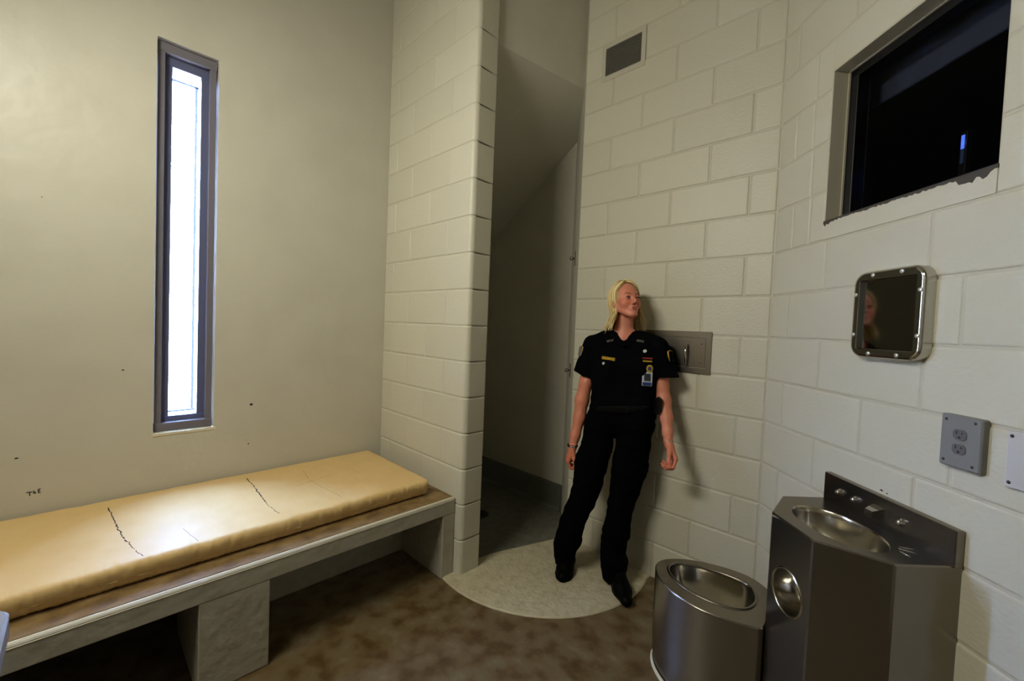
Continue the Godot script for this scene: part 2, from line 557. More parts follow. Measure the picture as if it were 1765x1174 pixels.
	m = MB.new()
	m.span(Vector3(-3.1, 0, -2.63), Vector3(-2.87, TOP, -1.63))
	struct("wall_shower_left", m, M.plaster)
	# sloped soffit with a face above it
	m = MB.new()
	var A := Vector3(-1.835, 3.048, -1.60); var B := Vector3(-1.715, 3.048, -2.36); var s := .735
	var down := func(p: Vector3, dx: float): return Vector3(p.x - dx, p.y - dx * s, p.z)
	var A2: Vector3 = down.call(A, 1.06); var B2: Vector3 = down.call(B, 1.18)
	B = B + (B - A) * .37; B2 = Vector3(B2.x - .02, B2.y - .015, -2.64)
	var up := Vector3(0, .8, 0)
	m.quad(A, B, B2, A2)
	m.quad(B + up, A + up, A2 + up * 1.5, B2 + up * 1.5)
	m.quad(A, A + up, B + up, B)
	m.quad(A2, B2, B2 + up * 1.5, A2 + up * 1.5)
	m.quad(A, A2, A2 + up * 1.5, A + up)
	m.quad(B, B + up, B2 + up * 1.5, B2)
	struct("ceiling_shower", m, M.plaster)
	# cove base in the shower
	m = MB.new()
	var prof := [Vector2(0, .205), Vector2(.006, .205), Vector2(.011, .198), Vector2(.013, .18), Vector2(.014, .03), Vector2(.02, .013), Vector2(.035, .003)]
	var rows := []
	for q in prof:
		rows.append(PackedVector3Array([Vector3(-2.87 + q.x, q.y, -1.64), Vector3(-2.87 + q.x, q.y, -2.63 + q.x), Vector3(-1.945, q.y, -2.63 + q.x)]))
	m.grid(rows, false, false, true)
	var bb := struct("baseboard_shower", m, M.base_paint)
	m = MB.new()
	var e1 := Vector3(-1.95, 0, -2.63); var e2 := Vector3(-1.686, 0, -2.34); var on := Vector3(.0068, 0, -.0059) * -1.0
	m.quad(e1 - on, e2 - on, e2 - on + Vector3(0, .012, 0), e1 - on + Vector3(0, .19, 0))
	part("base_return", m, M.base_paint, bb)
	# diagonal wall
	build_diagonal()
	# the rest of the room, behind the camera
	m = MB.new()
	m.span(Vector3(1.3, 0, -1.4), Vector3(1.5, TOP, 1.0))
	struct("wall_right", m, M.plaster)
	m = MB.new()
	m.span(Vector3(XL - .1, 0, .80), Vector3(1.5, TOP, 1.0))
	struct("wall_front", m, M.plaster)
	# outside walls of the shower stack up to the ceiling
	m = MB.new()
	m.span(Vector3(-3.1, 0, -1.68), Vector3(XL - .2, TOP, -1.5))
	struct("wall_outer", m, M.plaster)

func build_slit_window(z0: float, z1: float, y0: float, y1: float) -> void:
	var w := struct_root("window_1")
	var x1 := XL - .028
	var m := MB.new()
	var add := func(a: Vector3, b: Vector3, bev := .002): m.span(a, b, bev)
	# outer frame: jambs, head, sill piece
	m.span(Vector3(XL - .17, y0 + .012, z1 - .034), Vector3(x1, y1 - .02, z1 - .006), .002)
	m.span(Vector3(XL - .17, y0 + .012, z0 + .006), Vector3(x1, y1 - .02, z0 + .034), .002)
	part("frame_jamb", m, M.frame, w)
	m = MB.new()
	m.span(Vector3(XL - .17, y1 - .05, z0 + .004), Vector3(x1 + .004, y1 - .004, z1 - .004), .002)
	part("frame_head", m, M.frame, w)
	m = MB.new()
	m.span(Vector3(XL - .17, y0 + .016, z0 + .006), Vector3(x1 + .004, y0 + .058, z1 - .006), .002)
	part("frame_sill", m, M.frame, w)
	# glazing stops, set back
	m = MB.new()
	m.span(Vector3(XL - .12, y0 + .05, z1 - .066), Vector3(XL - .062, y1 - .05, z1 - .032), .0015)
	m.span(Vector3(XL - .12, y0 + .05, z0 + .032), Vector3(XL - .062, y1 - .05, z0 + .066), .0015)
	m.span(Vector3(XL - .12, y1 - .095, z0 + .034), Vector3(XL - .06, y1 - .045, z1 - .034), .0015)
	m.span(Vector3(XL - .12, y0 + .05, z0 + .034), Vector3(XL - .06, y0 + .085, z1 - .034), .0015)
	part("glazing_stop", m, M.frame_in, w)
	# thin dark gasket inside the glass
	m = MB.new()
	m.span(Vector3(XL - .15, y1 - .128, z0 + .05), Vector3(XL - .142, y1 - .116, z1 - .05))
	m.span(Vector3(XL - .15, y0 + .10, z0 + .068), Vector3(XL - .142, y1 - .12, z0 + .080))
	m.span(Vector3(XL - .15, y0 + .088, z0 + .05), Vector3(XL - .142, y0 + .099, z1 - .05))
	part("gasket", m, M.frame_in, w)
	m = MB.new()
	m.span(Vector3(XL - .134, y0 + .03, z0 + .02), Vector3(XL - .130, y1 - .03, z1 - .02))
	var gm := mat(Color(.9, .95, 1, .05), .02); gm.transparency = BaseMaterial3D.TRANSPARENCY_ALPHA
	part("pane", m, gm, w)
	# painted ledge below
	m = MB.new()
	m.span(Vector3(XL - .10, y0 - .004, z0 - .010), Vector3(XL + .003, y0 + .014, z1 + .002), .003)
	part("ledge", m, M.lip, w)

func build_wing() -> void:
	var m := MB.new()
	var xe := -1.795; var zr := -1.640
	m.span(Vector3(XL - .02, 0, zr + .0035), Vector3(xe - .03, TOP, ZW - .0035))
	var core := PackedVector2Array([Vector2(xe - .031, -(zr + .0035)), Vector2(xe - .031, -(ZW - .0035))])
	core.reverse()
	var rc := .0265
	for a in 7:
		var t := PI / 2 * (6 - a) / 6
		core.insert(0, Vector2(xe - .030 + rc * sin(t), -(ZW - .030 + rc * cos(t))))
	core.insert(0, Vector2(xe - .0035, -(zr + .0035)))
	core.reverse()
	if Geometry2D.is_polygon_clockwise(core): core.reverse()
	m.prism(core, 0, TOP, 0.0, Transform3D(Basis(Vector3(1, 0, 0), Vector3(0, 0, -1), Vector3(0, 1, 0)), Vector3.ZERO))
	var ww := struct("wall_wing", m, M.mortar)
	var x := Transform3D(Basis.IDENTITY, Vector3(0, 0, ZW))
	for k in 19:
		var j := [-2.6, -2.2] if k % 2 == 0 else [-2.405, -2.005]
		var e: float = -2.2 if k % 2 == 0 else -2.005
		lay(ww, x, XL, e - .0035, k, j)
		# bullnose end block, wrapping round the corner
		var y := k * COURSE
		var r := .030
		var out := PackedVector2Array([Vector2(e + .0035, 0)])
		for a in 7:
			var t := PI / 2 * a / 6
			out.append(Vector2(xe - r + r * sin(t), -(r - r * cos(t))))
		out.append(Vector2(xe, zr - ZW + .004)); out.append(Vector2(xe - .004, zr - ZW))
		var rows := []
		for lv in [[.0035, .0045], [.0035, .003], [.0058, .0008], [.0095, 0.0], [COURSE - .0095, 0.0], [COURSE - .0058, .0008], [COURSE - .0035, .003], [COURSE - .0035, .0045]]:
			var row := PackedVector3Array()
			for q in out.size():
				var p := out[q]
				var d := (out[mini(q + 1, out.size() - 1)] - out[maxi(q - 1, 0)]).normalized()
				var nn := Vector2(-d.y, d.x)
				if q == 0: nn = Vector2(0, 1)
				var pp: Vector2 = p - nn * lv[1]
				row.append(Vector3(pp.x, y + lv[0], ZW + pp.y))
			rows.append(row)
		m = MB.new()
		m.grid(rows)
		part("block", m, M["block%d" % rng.randi_range(0, 2)], ww)

func build_diagonal() -> void:
	var u0 := -1.712; var u1 := -1.105; var y0 := 1.907; var y1 := 2.512
	var c := -2.02; var e := .75; var t := -.155; var fz := -.0035
	var m := MB.new()
	m.span(Vector3(c - .12, 0, t), Vector3(u0, TOP, fz))
	m.span(Vector3(u1, 0, t), Vector3(e, TOP, fz))
	m.span(Vector3(u0, 0, t), Vector3(u1, y0, fz))
	m.span(Vector3(u0, y1, t), Vector3(u1, TOP, fz))
	var wd := struct("wall_diagonal", m, M.mortar)
	wd.transform = DIA
	var x := Transform3D.IDENTITY
	for k in 19:
		var j: Array
		if k % 2 == 0: j = [-1.691, -1.267, -.86, -.454, -.05, .36]
		else: j = [-1.90, -1.476, -1.165, -.657, -.25, .155]
		if k == 9: j = [-1.90, -1.795, -.657, -.25, .155]
		if k in [10, 12]: j = [-1.80, -.86, -.454, -.05, .36]
		if k == 11: j = [-1.91, -1.805, -.657, -.25, .155]
		if k == 13: j = [-1.93, -1.609, -1.2, -.8, -.4, 0.0]
		var a := k * COURSE; var b := a + COURSE
		if b > y0 + .01 and a < y1 - .01:
			lay(wd, x, c, u0, k, j)
			lay(wd, x, u1, e, k, j)
			if a < y0:                              # block cut below the opening
				pass
			if b > y1 and a < y1:
				m = MB.new()
				m.span(Vector3(u0, y1, -.004), Vector3(u1, b - .0035, 0), .001)
				part("block", m, M.block0, wd)
		else:
			lay(wd, x, c, e, k, j)
	m = MB.new()
	m.span(Vector3(u0, 9 * COURSE + .0035, -.004), Vector3(u1, y0, 0), .001)
	part("block", m, M.block1, wd)
	for q in [[-1.372, .930, .006], [-1.352, .927, .004], [-1.33, 1.43, .003]]:
		m = MB.new()
		var pts := PackedVector2Array()
		for k in 7: pts.append(Vector2(q[0] + cos(TAU * k / 7) * q[2] * rng.randf_range(.5, 1.2), q[1] + sin(TAU * k / 7) * q[2] * rng.randf_range(.3, .6)))
		m.prism(pts, -.001, .0012, .0002)
		part("paint_chip", m, M.chip, wd)
	# observation window
	var w := struct_root("window_2")
	m = MB.new()
	var g := .006
	m.span(Vector3(u0 - .0, y0, -.056), Vector3(u0 + g, y1, .0005), .001, DIA)
	m.span(Vector3(u0, y1 - g, -.056), Vector3(u1, y1, .0005), .001, DIA)
	m.span(Vector3(u1 - .002, y0, -.056), Vector3(u1, y1, -.004), .0, DIA)
	part("jamb_lining", m, M.jamb, w)
	m = MB.new()
	m.span(Vector3(u0, y0, -.064), Vector3(u0 + .012, y1, -.057), 0.0, DIA)
	m.span(Vector3(u0, y1 - .012, -.064), Vector3(u1, y1, -.057), 0.0, DIA)
	part("gasket", m, M.jamb, w)
	m = MB.new()
	for q in [[u0, u0 + .045, y0, y1], [u1 - .045, u1, y0, y1], [u0, u1, y1 - .04, y1], [u0, u1, y0, y0 + .03]]:
		m.span(Vector3(q[0], q[2], -.115), Vector3(q[1], q[3], -.066), .002, DIA)
	part("frame", m, M.black_frame, w)
	m = MB.new()
	m.span(Vector3(u0 + .03, y0 + .02, -.096), Vector3(u1 - .03, y1 - .03, -.090), 0.0, DIA)
	var gm := mat(Color(.03, .03, .035, .22), .03); gm.transparency = BaseMaterial3D.TRANSPARENCY_ALPHA; gm.metallic_specular = .12
	part("pane", m, gm, w)
	# ragged dark caulk along the bottom edge
	var up := PackedVector2Array(); var n := 70
	for k in n + 1:
		var u := lerpf(u0 - .002, u1 + .002, float(k) / n)
		var d := rng.randf_range(.003, .010)
		if u < u0 + .05: d = rng.randf_range(.008, .022)
		if u > u1 - .10: d = rng.randf_range(.006, .030)
		up.append(Vector2(u, y0 - d))
	up.append(Vector2(u1 + .002, y0 + .002)); up.append(Vector2(u0 - .002, y0 + .002))
	m = MB.new()
	m.prism(up, -.02, .0012, 0.0, DIA)
	part("caulk", m, M.dark_caulk, w)
	# dark room behind the glass
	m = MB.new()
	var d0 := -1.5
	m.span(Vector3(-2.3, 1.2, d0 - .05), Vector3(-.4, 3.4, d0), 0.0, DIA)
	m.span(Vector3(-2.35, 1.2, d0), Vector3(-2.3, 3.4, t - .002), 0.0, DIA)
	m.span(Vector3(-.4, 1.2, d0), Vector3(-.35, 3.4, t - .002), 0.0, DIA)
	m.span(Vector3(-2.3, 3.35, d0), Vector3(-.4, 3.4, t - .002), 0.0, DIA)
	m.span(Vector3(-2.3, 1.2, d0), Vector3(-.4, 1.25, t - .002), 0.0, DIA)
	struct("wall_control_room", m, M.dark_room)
	m = MB.new()
	m.span(Vector3(u0 - .30, 2.385, -.205), Vector3(u1 + .1, 2.90, -.19), .004, DIA)
	tag_structure(part("valance", m, M.navy, w))
	var q := thing("status_light", "small bluish lit strip seen through the dark observation window", "light", DIA * Vector3(-1.477, 2.066, -.30))
	q.basis = DIA.basis
	m = MB.new()
	m.span(Vector3(-.012, -.816, -.02), Vector3(.012, .11, 0), .002)
	part("post", m, M.black_frame, q)
	m = MB.new()
	m.span(Vector3(-.005, .050, 0), Vector3(.005, .098, .002))
	var em := mat(Color(.2, .3, .8), .4); em.emission_enabled = true; em.emission = Color(.35, .5, 1.0); em.emission_energy_multiplier = 1.4
	part("lit_panel", m, em, q)
	m = MB.new()
	m.span(Vector3(-.005, .0, 0), Vector3(.005, .046, .002))
	var em2 := mat(Color(.05, .06, .1), .4); em2.emission_enabled = true; em2.emission = Color(.3, .4, .6); em2.emission_energy_multiplier = .15
	part("dim_panel", m, em2, q)
	var ol := OmniLight3D.new(); ol.name = "status_glow"; ol.light_color = Color(.35, .5, 1); ol.light_energy = .0006; ol.light_size = .01; ol.omni_range = 6; ol.omni_attenuation = 2; ol.shadow_enabled = true
	q.add_child(ol, true); ol.position = Vector3(0, .074, .012)

func tag_structure(o: Node) -> void:
	o.set_meta("label", "dark navy blind hanging behind the glass")

# ---------------------------------------------------------------- bench and mattress
func build_bench() -> void:
	var b := thing("bench", "built-in painted concrete bench with open niches below, along the window wall", "bench", Vector3(-1.846, 0, -.4))
	var o := -b.position
	var x := Transform3D(Basis.IDENTITY, o)
	var X := -1.846; var Z0 := -1.4905; var Z1 := .795; var H := .444
	var m := MB.new()
	m.span(Vector3(XL + .002, .358, Z0), Vector3(X, H - .002, Z1), .004, x)
	part("slab", m, M.bench, b)
	m = MB.new()
	m.span(Vector3(XL + .002, H - .003, Z0 + .004), Vector3(X - .026, H, Z1), .0, x)
	part("top_surface", m, M.bare, b).set_meta("label", "bare brown concrete top")
	m = MB.new()
	m.span(Vector3(X - .028, H - .024, Z0), Vector3(X + .0015, H + .0015, Z1), .012, x)
	part("edge_strip", m, M.lip, b).set_meta("label", "cream painted front edge")
	for q in [[Z0, -1.408], [-.543, -.306], [.52, Z1]]:
		m = MB.new()
		m.span(Vector3(-2.27, .0, q[0]), Vector3(X - .0015, .359, q[1]), .004, x)
		part("pier", m, M.bench, b)
	m = MB.new()
	m.span(Vector3(-2.33, 0, Z0), Vector3(-2.268, .359, -.306), 0, x)
	part("back_panel", m, M.bench, b)
	# mattress
	var t := thing("mattress", "thin tan vinyl mattress lying on the concrete bench", "mattress", Vector3(-2.34, H + .001, -.45))
	var nz := noise(7.0, 3, 41); var nf := noise(24.0, 3, 43)
	var xa := -.368; var xc := .372; var za := -.945; var zc := .985; var h := .088
	var rows := []
	var NZ := 260
	for k in NZ + 1:
		var f := float(k) / NZ
		var z := lerpf(za, zc, f)
		var de := minf(z - za, zc - z)                   # rounding at the two ends
		var pull := 0.0
		if de < .016: pull = .016 - sqrt(maxf(0.0, .016 * .016 - pow(.016 - de, 2)))
		var row := PackedVector3Array()
		var sec := []
		# section: bottom front, up the front with a seam at mid height, over the top, down the back
		var S := [[xc - .034, 0.0], [xc - .024, .003], [xc - .016, .010], [xc - .010, .022], [xc - .009, .0305], [xc - .002, .0375], [xc + .002, .060], [xc - .001, .074], [xc - .008, .0835], [xc - .022, h]]
		for q in S: sec.append(Vector2(q[0], q[1]))
		for q in 22: sec.append(Vector2(lerpf(xc - .05, xa + .04, q / 21.0), h))
		for q in [[xa + .02, h], [xa + .006, .083], [xa, .07], [xa, .02], [xa + .008, 0.0]]: sec.append(Vector2(q[0], q[1]))
		for q in sec.size():
			var p: Vector2 = sec[q]
			var y := p.y; var xx := p.x
			if q < 10:
				var pk := nf.get_noise_2d(z * 3.2 + y * 6.0, y * 9.0) * .0075 + nz.get_noise_2d(z * 1.3, 3.0) * .004
				if q > 0: xx += pk * (1.0 if q != 4 else .3)
				if q in [6, 7, 8, 9]: y += nf.get_noise_2d(z * 3.5, 9.0) * .003
			elif y > h - .001:
				y += nz.get_noise_2d(xx * 1.2, z * .9) * .0026 + nf.get_noise_2d(xx, z * .7) * .0007
				var edge := clampf((xc - xx) / .12, 0.0, 1.0)
				y += .004 * edge - .001
			var cx := (xa + xc) * .5
			xx = cx + (xx - cx) * (1.0 - pull / (xc - cx))
			y = h * .5 + (y - h * .5) * (1.0 - pull / (h * .5) * .95)
			row.append(Vector3(xx, y, z))
		rows.append(row)
	m = MB.new()
	m.grid(rows, true)
	for e in [0, NZ]:
		var r: PackedVector3Array = rows[e]
		var cc := Vector3.ZERO
		for q in r: cc += q
		cc /= r.size()
		for q in r.size():
			if e == 0: m.tri(cc, r[(q + 1) % r.size()], r[q])
			else: m.tri(cc, r[q], r[(q + 1) % r.size()])
	part("cover", m, M.vinyl, t)
	m = MB.new()
	var pa := []; var ra := []
	for k in 120:
		var z := lerpf(za + .01, zc - .01, k / 119.0)
		pa.append(Vector3(xc - .0075 + nf.get_noise_2d(z * 3.2, .05) * .006, .0325 + .001 * sin(z * 40), z)); ra.append(.0018)
	m.tube(pa, ra, 5)
	part("seam_piping", m, M.vinyl, t)
	# cracks in the vinyl
	var cr := [[[-2.584, -.090], [-2.50, -.094], [-2.429, -.100], [-2.35, -.105], [-2.27, -.113], [-2.215, -.116], [-2.15, -.13], [-2.097, -.139], [-2.03, -.152], [-1.99, -.165]],
		[[-2.619, -.636], [-2.54, -.637], [-2.454, -.635], [-2.36, -.630], [-2.276, -.626], [-2.20, -.622], [-2.134, -.623], [-2.031, -.632]],
		[[-2.465, -.593], [-2.465, -.63], [-2.465, -.664]], [[-2.555, -.913], [-2.46, -.895], [-2.38, -.881]], [[-2.38, -.881], [-2.29, -.89], [-2.211, -.898], [-2.12, -.91], [-2.027, -.921]],
		[[-2.333, -.793], [-2.35, -.88], [-2.365, -.95], [-2.373, -1.025]], [[-2.149, -.298], [-2.06, -.312], [-1.985, -.328]]]
	for q in cr.size():
		m = MB.new(); pa = []; ra = []
		var strong := q < 2
		for s in cr[q].size() - 1:
			for k in 6:
				var f := k / 6.0
				var px: float = lerpf(cr[q][s][0], cr[q][s + 1][0], f) + rng.randf_range(-.003, .003)
				var pz: float = lerpf(cr[q][s][1], cr[q][s + 1][1], f) + rng.randf_range(-.0035, .0035) * (1.0 if strong else .4)
				var lx := px - t.position.x; var lz := pz - t.position.z
				var y := h + nz.get_noise_2d(lx * 1.2, lz * .9) * .0026 + nf.get_noise_2d(lx, lz * .7) * .0007 + .004 * clampf((xc - lx) / .12, 0.0, 1.0) - .001
				pa.append(Vector3(lx, y + .0002, lz))
				ra.append((.0026 if s < cr[q].size() * .6 else .0014) * rng.randf_range(.5, 1.2) if strong else .0007)
		m.tube(pa, ra, 5, .25, Vector3.UP)
		part("crack", m, M.crack, t)

# ---------------------------------------------------------------- sink and toilet
static func spline(p: Array, closed: bool, per := 8) -> PackedVector2Array:
	var o := PackedVector2Array()
	var k := p.size()
	for j in (k if closed else k - 1):
		var a: Vector2 = p[(j + k - 1) % k] if closed or j > 0 else p[0]
		var b: Vector2 = p[j]
		var c: Vector2 = p[(j + 1) % k]
		var d: Vector2 = p[(j + 2) % k] if closed or j < k - 2 else p[k - 1]
		for t in per: o.append(b.cubic_interpolate(c, a, d, t / float(per)))
	if not closed: o.append(p[k - 1])
	return o

static func by_angle(p: PackedVector2Array, c: Vector2, k: int) -> PackedVector2Array:
	# the outline resampled at k even angles about c
	var o := PackedVector2Array()
	for j in k:
		var d := Vector2.from_angle(TAU * j / k)
		var best := 0.0
		for e in p.size():
			var h = Geometry2D.segment_intersects_segment(c, c + d * 5.0, p[e], p[(e + 1) % p.size()])
			if h != null: best = maxf(best, (h - c).length())
		o.append(c + d * best)
	return o

func build_combo() -> void:
	var t := thing("sink_unit", "brushed steel corner-cut sink cabinet with backsplash against the block wall", "sink", DIA * Vector3(-1.35, 0, 0))
	t.basis = DIA.basis
	# local plan coordinates (u, w); plan maps (u, -w)->polygon seen from above
	var plan := Transform3D(Basis(Vector3(1, 0, 0), Vector3(0, 0, -1), Vector3(0, 1, 0)), Vector3.ZERO)
	var D := .818
	var P := [Vector2(-.235, 0), Vector2(-.235, .187), Vector2(-.085, .325), Vector2(.110, .325), Vector2(.235, .187), Vector2(.235, 0)]
	var m := MB.new()
	# side sheets; vertical edges broken by a small chamfer
	var q := []
	var ch := .004
	for k in 6:
		var a: Vector2 = P[(k + 5) % 6]; var b: Vector2 = P[k]; var c: Vector2 = P[(k + 1) % 6]
		if k == 0 or k == 5: q.append(b)
		else:
			q.append(b + (a - b).normalized() * ch); q.append(b + (c - b).normalized() * ch)
	var face := -1
	for k in q.size() - 1:
		var a: Vector2 = q[k]; var b: Vector2 = q[k + 1]
		if absf(a.y - .325) < .001 and absf(b.y - .325) < .001: face = k; continue
		m.quad(Vector3(a.x, 0, a.y), Vector3(b.x, 0, b.y), Vector3(b.x, D - ch, b.y), Vector3(a.x, D - ch, a.y))
	var fa: Vector2 = q[face]; var fb: Vector2 = q[face + 1]
	# front sheet with the round paper recess
	var hc := Vector2(.012, .593); var hr := .070
	var rect := PackedVector2Array([Vector2(fa.x, 0), Vector2(fb.x, 0), Vector2(fb.x, D - ch), Vector2(fa.x, D - ch)])
	var circ := PackedVector2Array()
	var NA := 96
	for k in NA: circ.append(hc + Vector2.from_angle(TAU * k / NA) * hr)
	var ro := by_angle(rect, hc, NA)
	m.ring(ro, circ, .325, Transform3D.IDENTITY)
	for cn in rect:                                    # corners lost by the even angles
		var near := 0; var bd := 9.0
		for k in NA:
			if ro[k].distance_to(cn) < bd: bd = ro[k].distance_to(cn); near = k
		for k in [near - 1, near]:
			var aa := ro[(k + NA) % NA]; var bb := ro[(k + 1) % NA]
			if absf((bb - aa).cross(cn - aa)) > 1e-7: m.tri(Vector3(aa.x, aa.y, .325), Vector3(cn.x, cn.y, .325), Vector3(bb.x, bb.y, .325))
	part("cabinet", m, M.steel_sheet, t)
	m = MB.new()
	var xr := Transform3D(Basis(Vector3(1, 0, 0), Vector3(0, 0, 1), Vector3(0, -1, 0)), Vector3(hc.x, hc.y, .325))
	var rim := Transform3D(Basis(Vector3(1, 0, 0), Vector3(0, 0, 1), Vector3(0, -1, 0)), Vector3(hc.x, hc.y, .325))
	var rows := []
	for pr in [[.0765, .0005], [.0735, .003], [.070, .0035], [.067, .001], [.066, -.01], [.064, -.05], [.055, -.075], [.03, -.09], [.001, -.095]]:
		var r := PackedVector3Array()
		for k in 48: r.append(Vector3(hc.x + cos(TAU * k / 48) * pr[0], hc.y + sin(TAU * k / 48) * pr[0], .325 + pr[1]))
		rows.append(r)
	m.grid(rows, true)
	part("paper_recess", m, M.steel, t)
	# deck with the oval basin
	m = MB.new()
	var hex := PackedVector2Array()
	for k in 6: hex.append(Vector2(P[5 - k].x, P[5 - k].y))
	hex.reverse()
	var hx := PackedVector2Array()
	for k in hex.size(): hx.append(Vector2(hex[k].x, -hex[k].y))
	if Geometry2D.is_polygon_clockwise(hx) == false: pass
	var bc := Vector2(.012, -.172)
	var oval := PackedVector2Array()
	for k in NA: oval.append(bc + Vector2(.160 * cos(TAU * k / NA), .100 * sin(TAU * k / NA)))
	var top := by_angle(hx, bc, NA)
	var tin := PackedVector2Array()
	for k in NA: tin.append(bc + (top[k] - bc) * (1.0 - .004 / (top[k] - bc).length()))
	var ov2 := PackedVector2Array()
	for k in NA: ov2.append(bc + Vector2.from_angle(TAU * k / NA) * ((oval[k] - bc).length()))
	ov2 = by_angle(oval, bc, NA)
	m.ring(tin, ov2, D, plan)
	for k in NA:
		var l := (k + 1) % NA
		m.quad(Vector3(top[k].x, D - ch, -top[k].y), Vector3(top[l].x, D - ch, -top[l].y), Vector3(tin[l].x, D, -tin[l].y), Vector3(tin[k].x, D, -tin[k].y))
	part("deck", m, M.steel_soft, t)
	m = MB.new(); rows = []
	for pr in [[1.0, 0.0], [.985, -.0015], [.965, -.006], [.95, -.02], [.92, -.055], [.84, -.09], [.68, -.115], [.42, -.128], [.12, -.133], [.004, -.134]]:
		var r := PackedVector3Array()
		for k in NA: r.append(Vector3(bc.x + (ov2[k].x - bc.x) * pr[0], D + pr[1], -(bc.y + (ov2[k].y - bc.y) * pr[0])))
		rows.append(r)
	m.grid(rows, true)
	part("basin", m, M.steel, t)
	m = MB.new()
	m.lathe([Vector2(.0005, -.120), Vector2(.018, -.1205), Vector2(.021, -.126), Vector2(.021, -.132)], 20, Transform3D(Basis.IDENTITY, Vector3(bc.x, D, -bc.y)))
	part("drain", m, M.chrome, t)
	# backsplash
	m = MB.new()
	m.span(Vector3(-.238, D - .003, .0005), Vector3(.238, .918, .026), .002)
	part("backsplash", m, M.steel_soft, t)
	for u in [-.158, -.090, .082]:
		m = MB.new()
		m.lathe([Vector2(.0005, .016), Vector2(.006, .0155), Vector2(.0085, .013), Vector2(.0095, .006), Vector2(.013, .004), Vector2(.0135, 0)], 20, Transform3D(Basis(Vector3(1, 0, 0), Vector3(0, 0, 1), Vector3(0, -1, 0)), Vector3(u, .868, .026)))
		part("push_button", m, M.chrome, t)
	m = MB.new()
	var s0 := [Vector3(-.022, .852, .026), Vector3(.022, .852, .026), Vector3(.022, .884, .026), Vector3(-.022, .884, .026)]
	var s1 := [Vector3(-.013, .851, .062), Vector3(.013, .851, .062), Vector3(.014, .871, .060), Vector3(-.014, .871, .060)]
	for k in 4: m.quad(s0[k], s0[(k + 1) % 4], s1[(k + 1) % 4], s1[k])
	m.quad(s1[0], s1[1], s1[2], s1[3])
	part("spout", m, M.chrome, t)
	for k in 3:
		m = MB.new()
		var a := Vector3([.134, .145, .158][k], D + .0003, [.083, .093, .104][k]); var b := Vector3([.150, .172, .192][k], D + .0003, [.040, .064, .102][k])
		m.tube([a, a.lerp(b, .3), a.lerp(b, .7), b], [.0008, .0042, .0042, .0008], 8, .5, Vector3.UP)
		part("overflow_rib", m, M.chrome, t)
	m = MB.new()
	m.tube([Vector3(-.086, D - .012, .3262), Vector3(-.070, D - .0095, .3262), Vector3(-.045, D - .006, .3262)], [.0006, .0016, .0005], 6, .3, Vector3(0, 0, 1))
	part("scratch", m, M.white, t)
	# toilet, joined to the left corner cut
	var o := thing("toilet", "low brushed steel toilet bowl beside the sink cabinet", "toilet", DIA * Vector3(-1.51, 0, .256))
	var ax := DIA.basis * Vector3(-.677, 0, .736)
	o.basis = Basis(ax, Vector3.UP, ax.cross(Vector3.UP))          # x outwards, z = b
	var op := spline([Vector2(.002, -.118), Vector2(.09, -.150), Vector2(.20, -.166), Vector2(.30, -.142), Vector2(.385, -.085), Vector2(.432, -.02), Vector2(.444, .035), Vector2(.425, .09), Vector2(.365, .150), Vector2(.28, .193), Vector2(.18, .216), Vector2(.09, .204), Vector2(.002, .134)], false, 8)
	var ip := spline([Vector2(.060, .030), Vector2(.080, -.035), Vector2(.145, -.072), Vector2(.25, -.072), Vector2(.335, -.040), Vector2(.382, .010), Vector2(.393, .058), Vector2(.370, .10), Vector2(.30, .140), Vector2(.20, .157), Vector2(.11, .145), Vector2(.070, .09)], true, 8)
	var oc := Vector2(.215, .035); var N2 := 110
	var flipy := func(p: PackedVector2Array):
		var z := PackedVector2Array()
		for e in p: z.append(Vector2(e.x, -e.y))
		return z
	var out: PackedVector2Array = by_angle(flipy.call(op), Vector2(oc.x, -oc.y), N2)
	var inn: PackedVector2Array = by_angle(flipy.call(ip), Vector2(oc.x, -oc.y), N2)
	var cc := Vector2(oc.x, -oc.y)
	var ringp := func(p: PackedVector2Array, grow: float, y: float):
		var r := PackedVector3Array()
		for e in p:
			var d := e - cc
			var w := cc + d * (1.0 + grow / d.length())
			r.append(Vector3(w.x, y, -w.y))
		return r
	var H := .402
	m = MB.new()
	rows = [ringp.call(out, -.03, 0.0), ringp.call(out, -.012, .0), ringp.call(out, -.004, .05), ringp.call(out, 0.0, .13), ringp.call(out, 0.0, H - .006)]
	m.grid(rows, true)
	part("pedestal", m, M.steel_skin, o)
	m = MB.new()
	var rr := []
	for e in [[0.0, -.006], [-.0012, -.002], [-.004, 0.0]]: rr.append(ringp.call(out, e[0], H + e[1]))
	m.grid(rr, true)
	rr = [ringp.call(out, -.004, H), ringp.call(inn, .010, H - .004)]
	m.grid(rr, true)
	rr = []
	for e in [[.010, -.004], [.006, .0005], [0.0, .001], [-.004, -.003], [-.005, -.012]]: rr.append(ringp.call(inn, e[0], H + e[1]))
	m.grid(rr, true)
	part("seat_rim", m, M.steel_soft, o)
	m = MB.new(); rr = []
	for e in [[1.0, -.005, -.012], [.97, 0.0, -.03], [.93, 0.0, -.07], [.82, 0.0, -.12], [.60, 0.0, -.17], [.34, 0.0, -.21], [.16, 0.0, -.225]]:
		var r := PackedVector3Array()
		for p in inn:
			var d: Vector2 = p - cc
			var w: Vector2 = cc + d * (e[0] + e[1] / d.length()) + Vector2(-.05 * (1.0 - e[0]), 0)
			r.append(Vector3(w.x, H + e[2], -w.y))
		rr.append(r)
	m.grid(rr, true)
	part("bowl", m, M.steel, o)
	m = MB.new()
	var wt := PackedVector2Array()
	for p in inn: wt.append(cc + (p - cc) * .4 + Vector2(-.03, 0))
	m.cap(wt, H - .205, plan, false)
	part("water", m, M.water, o)
	m = MB.new()
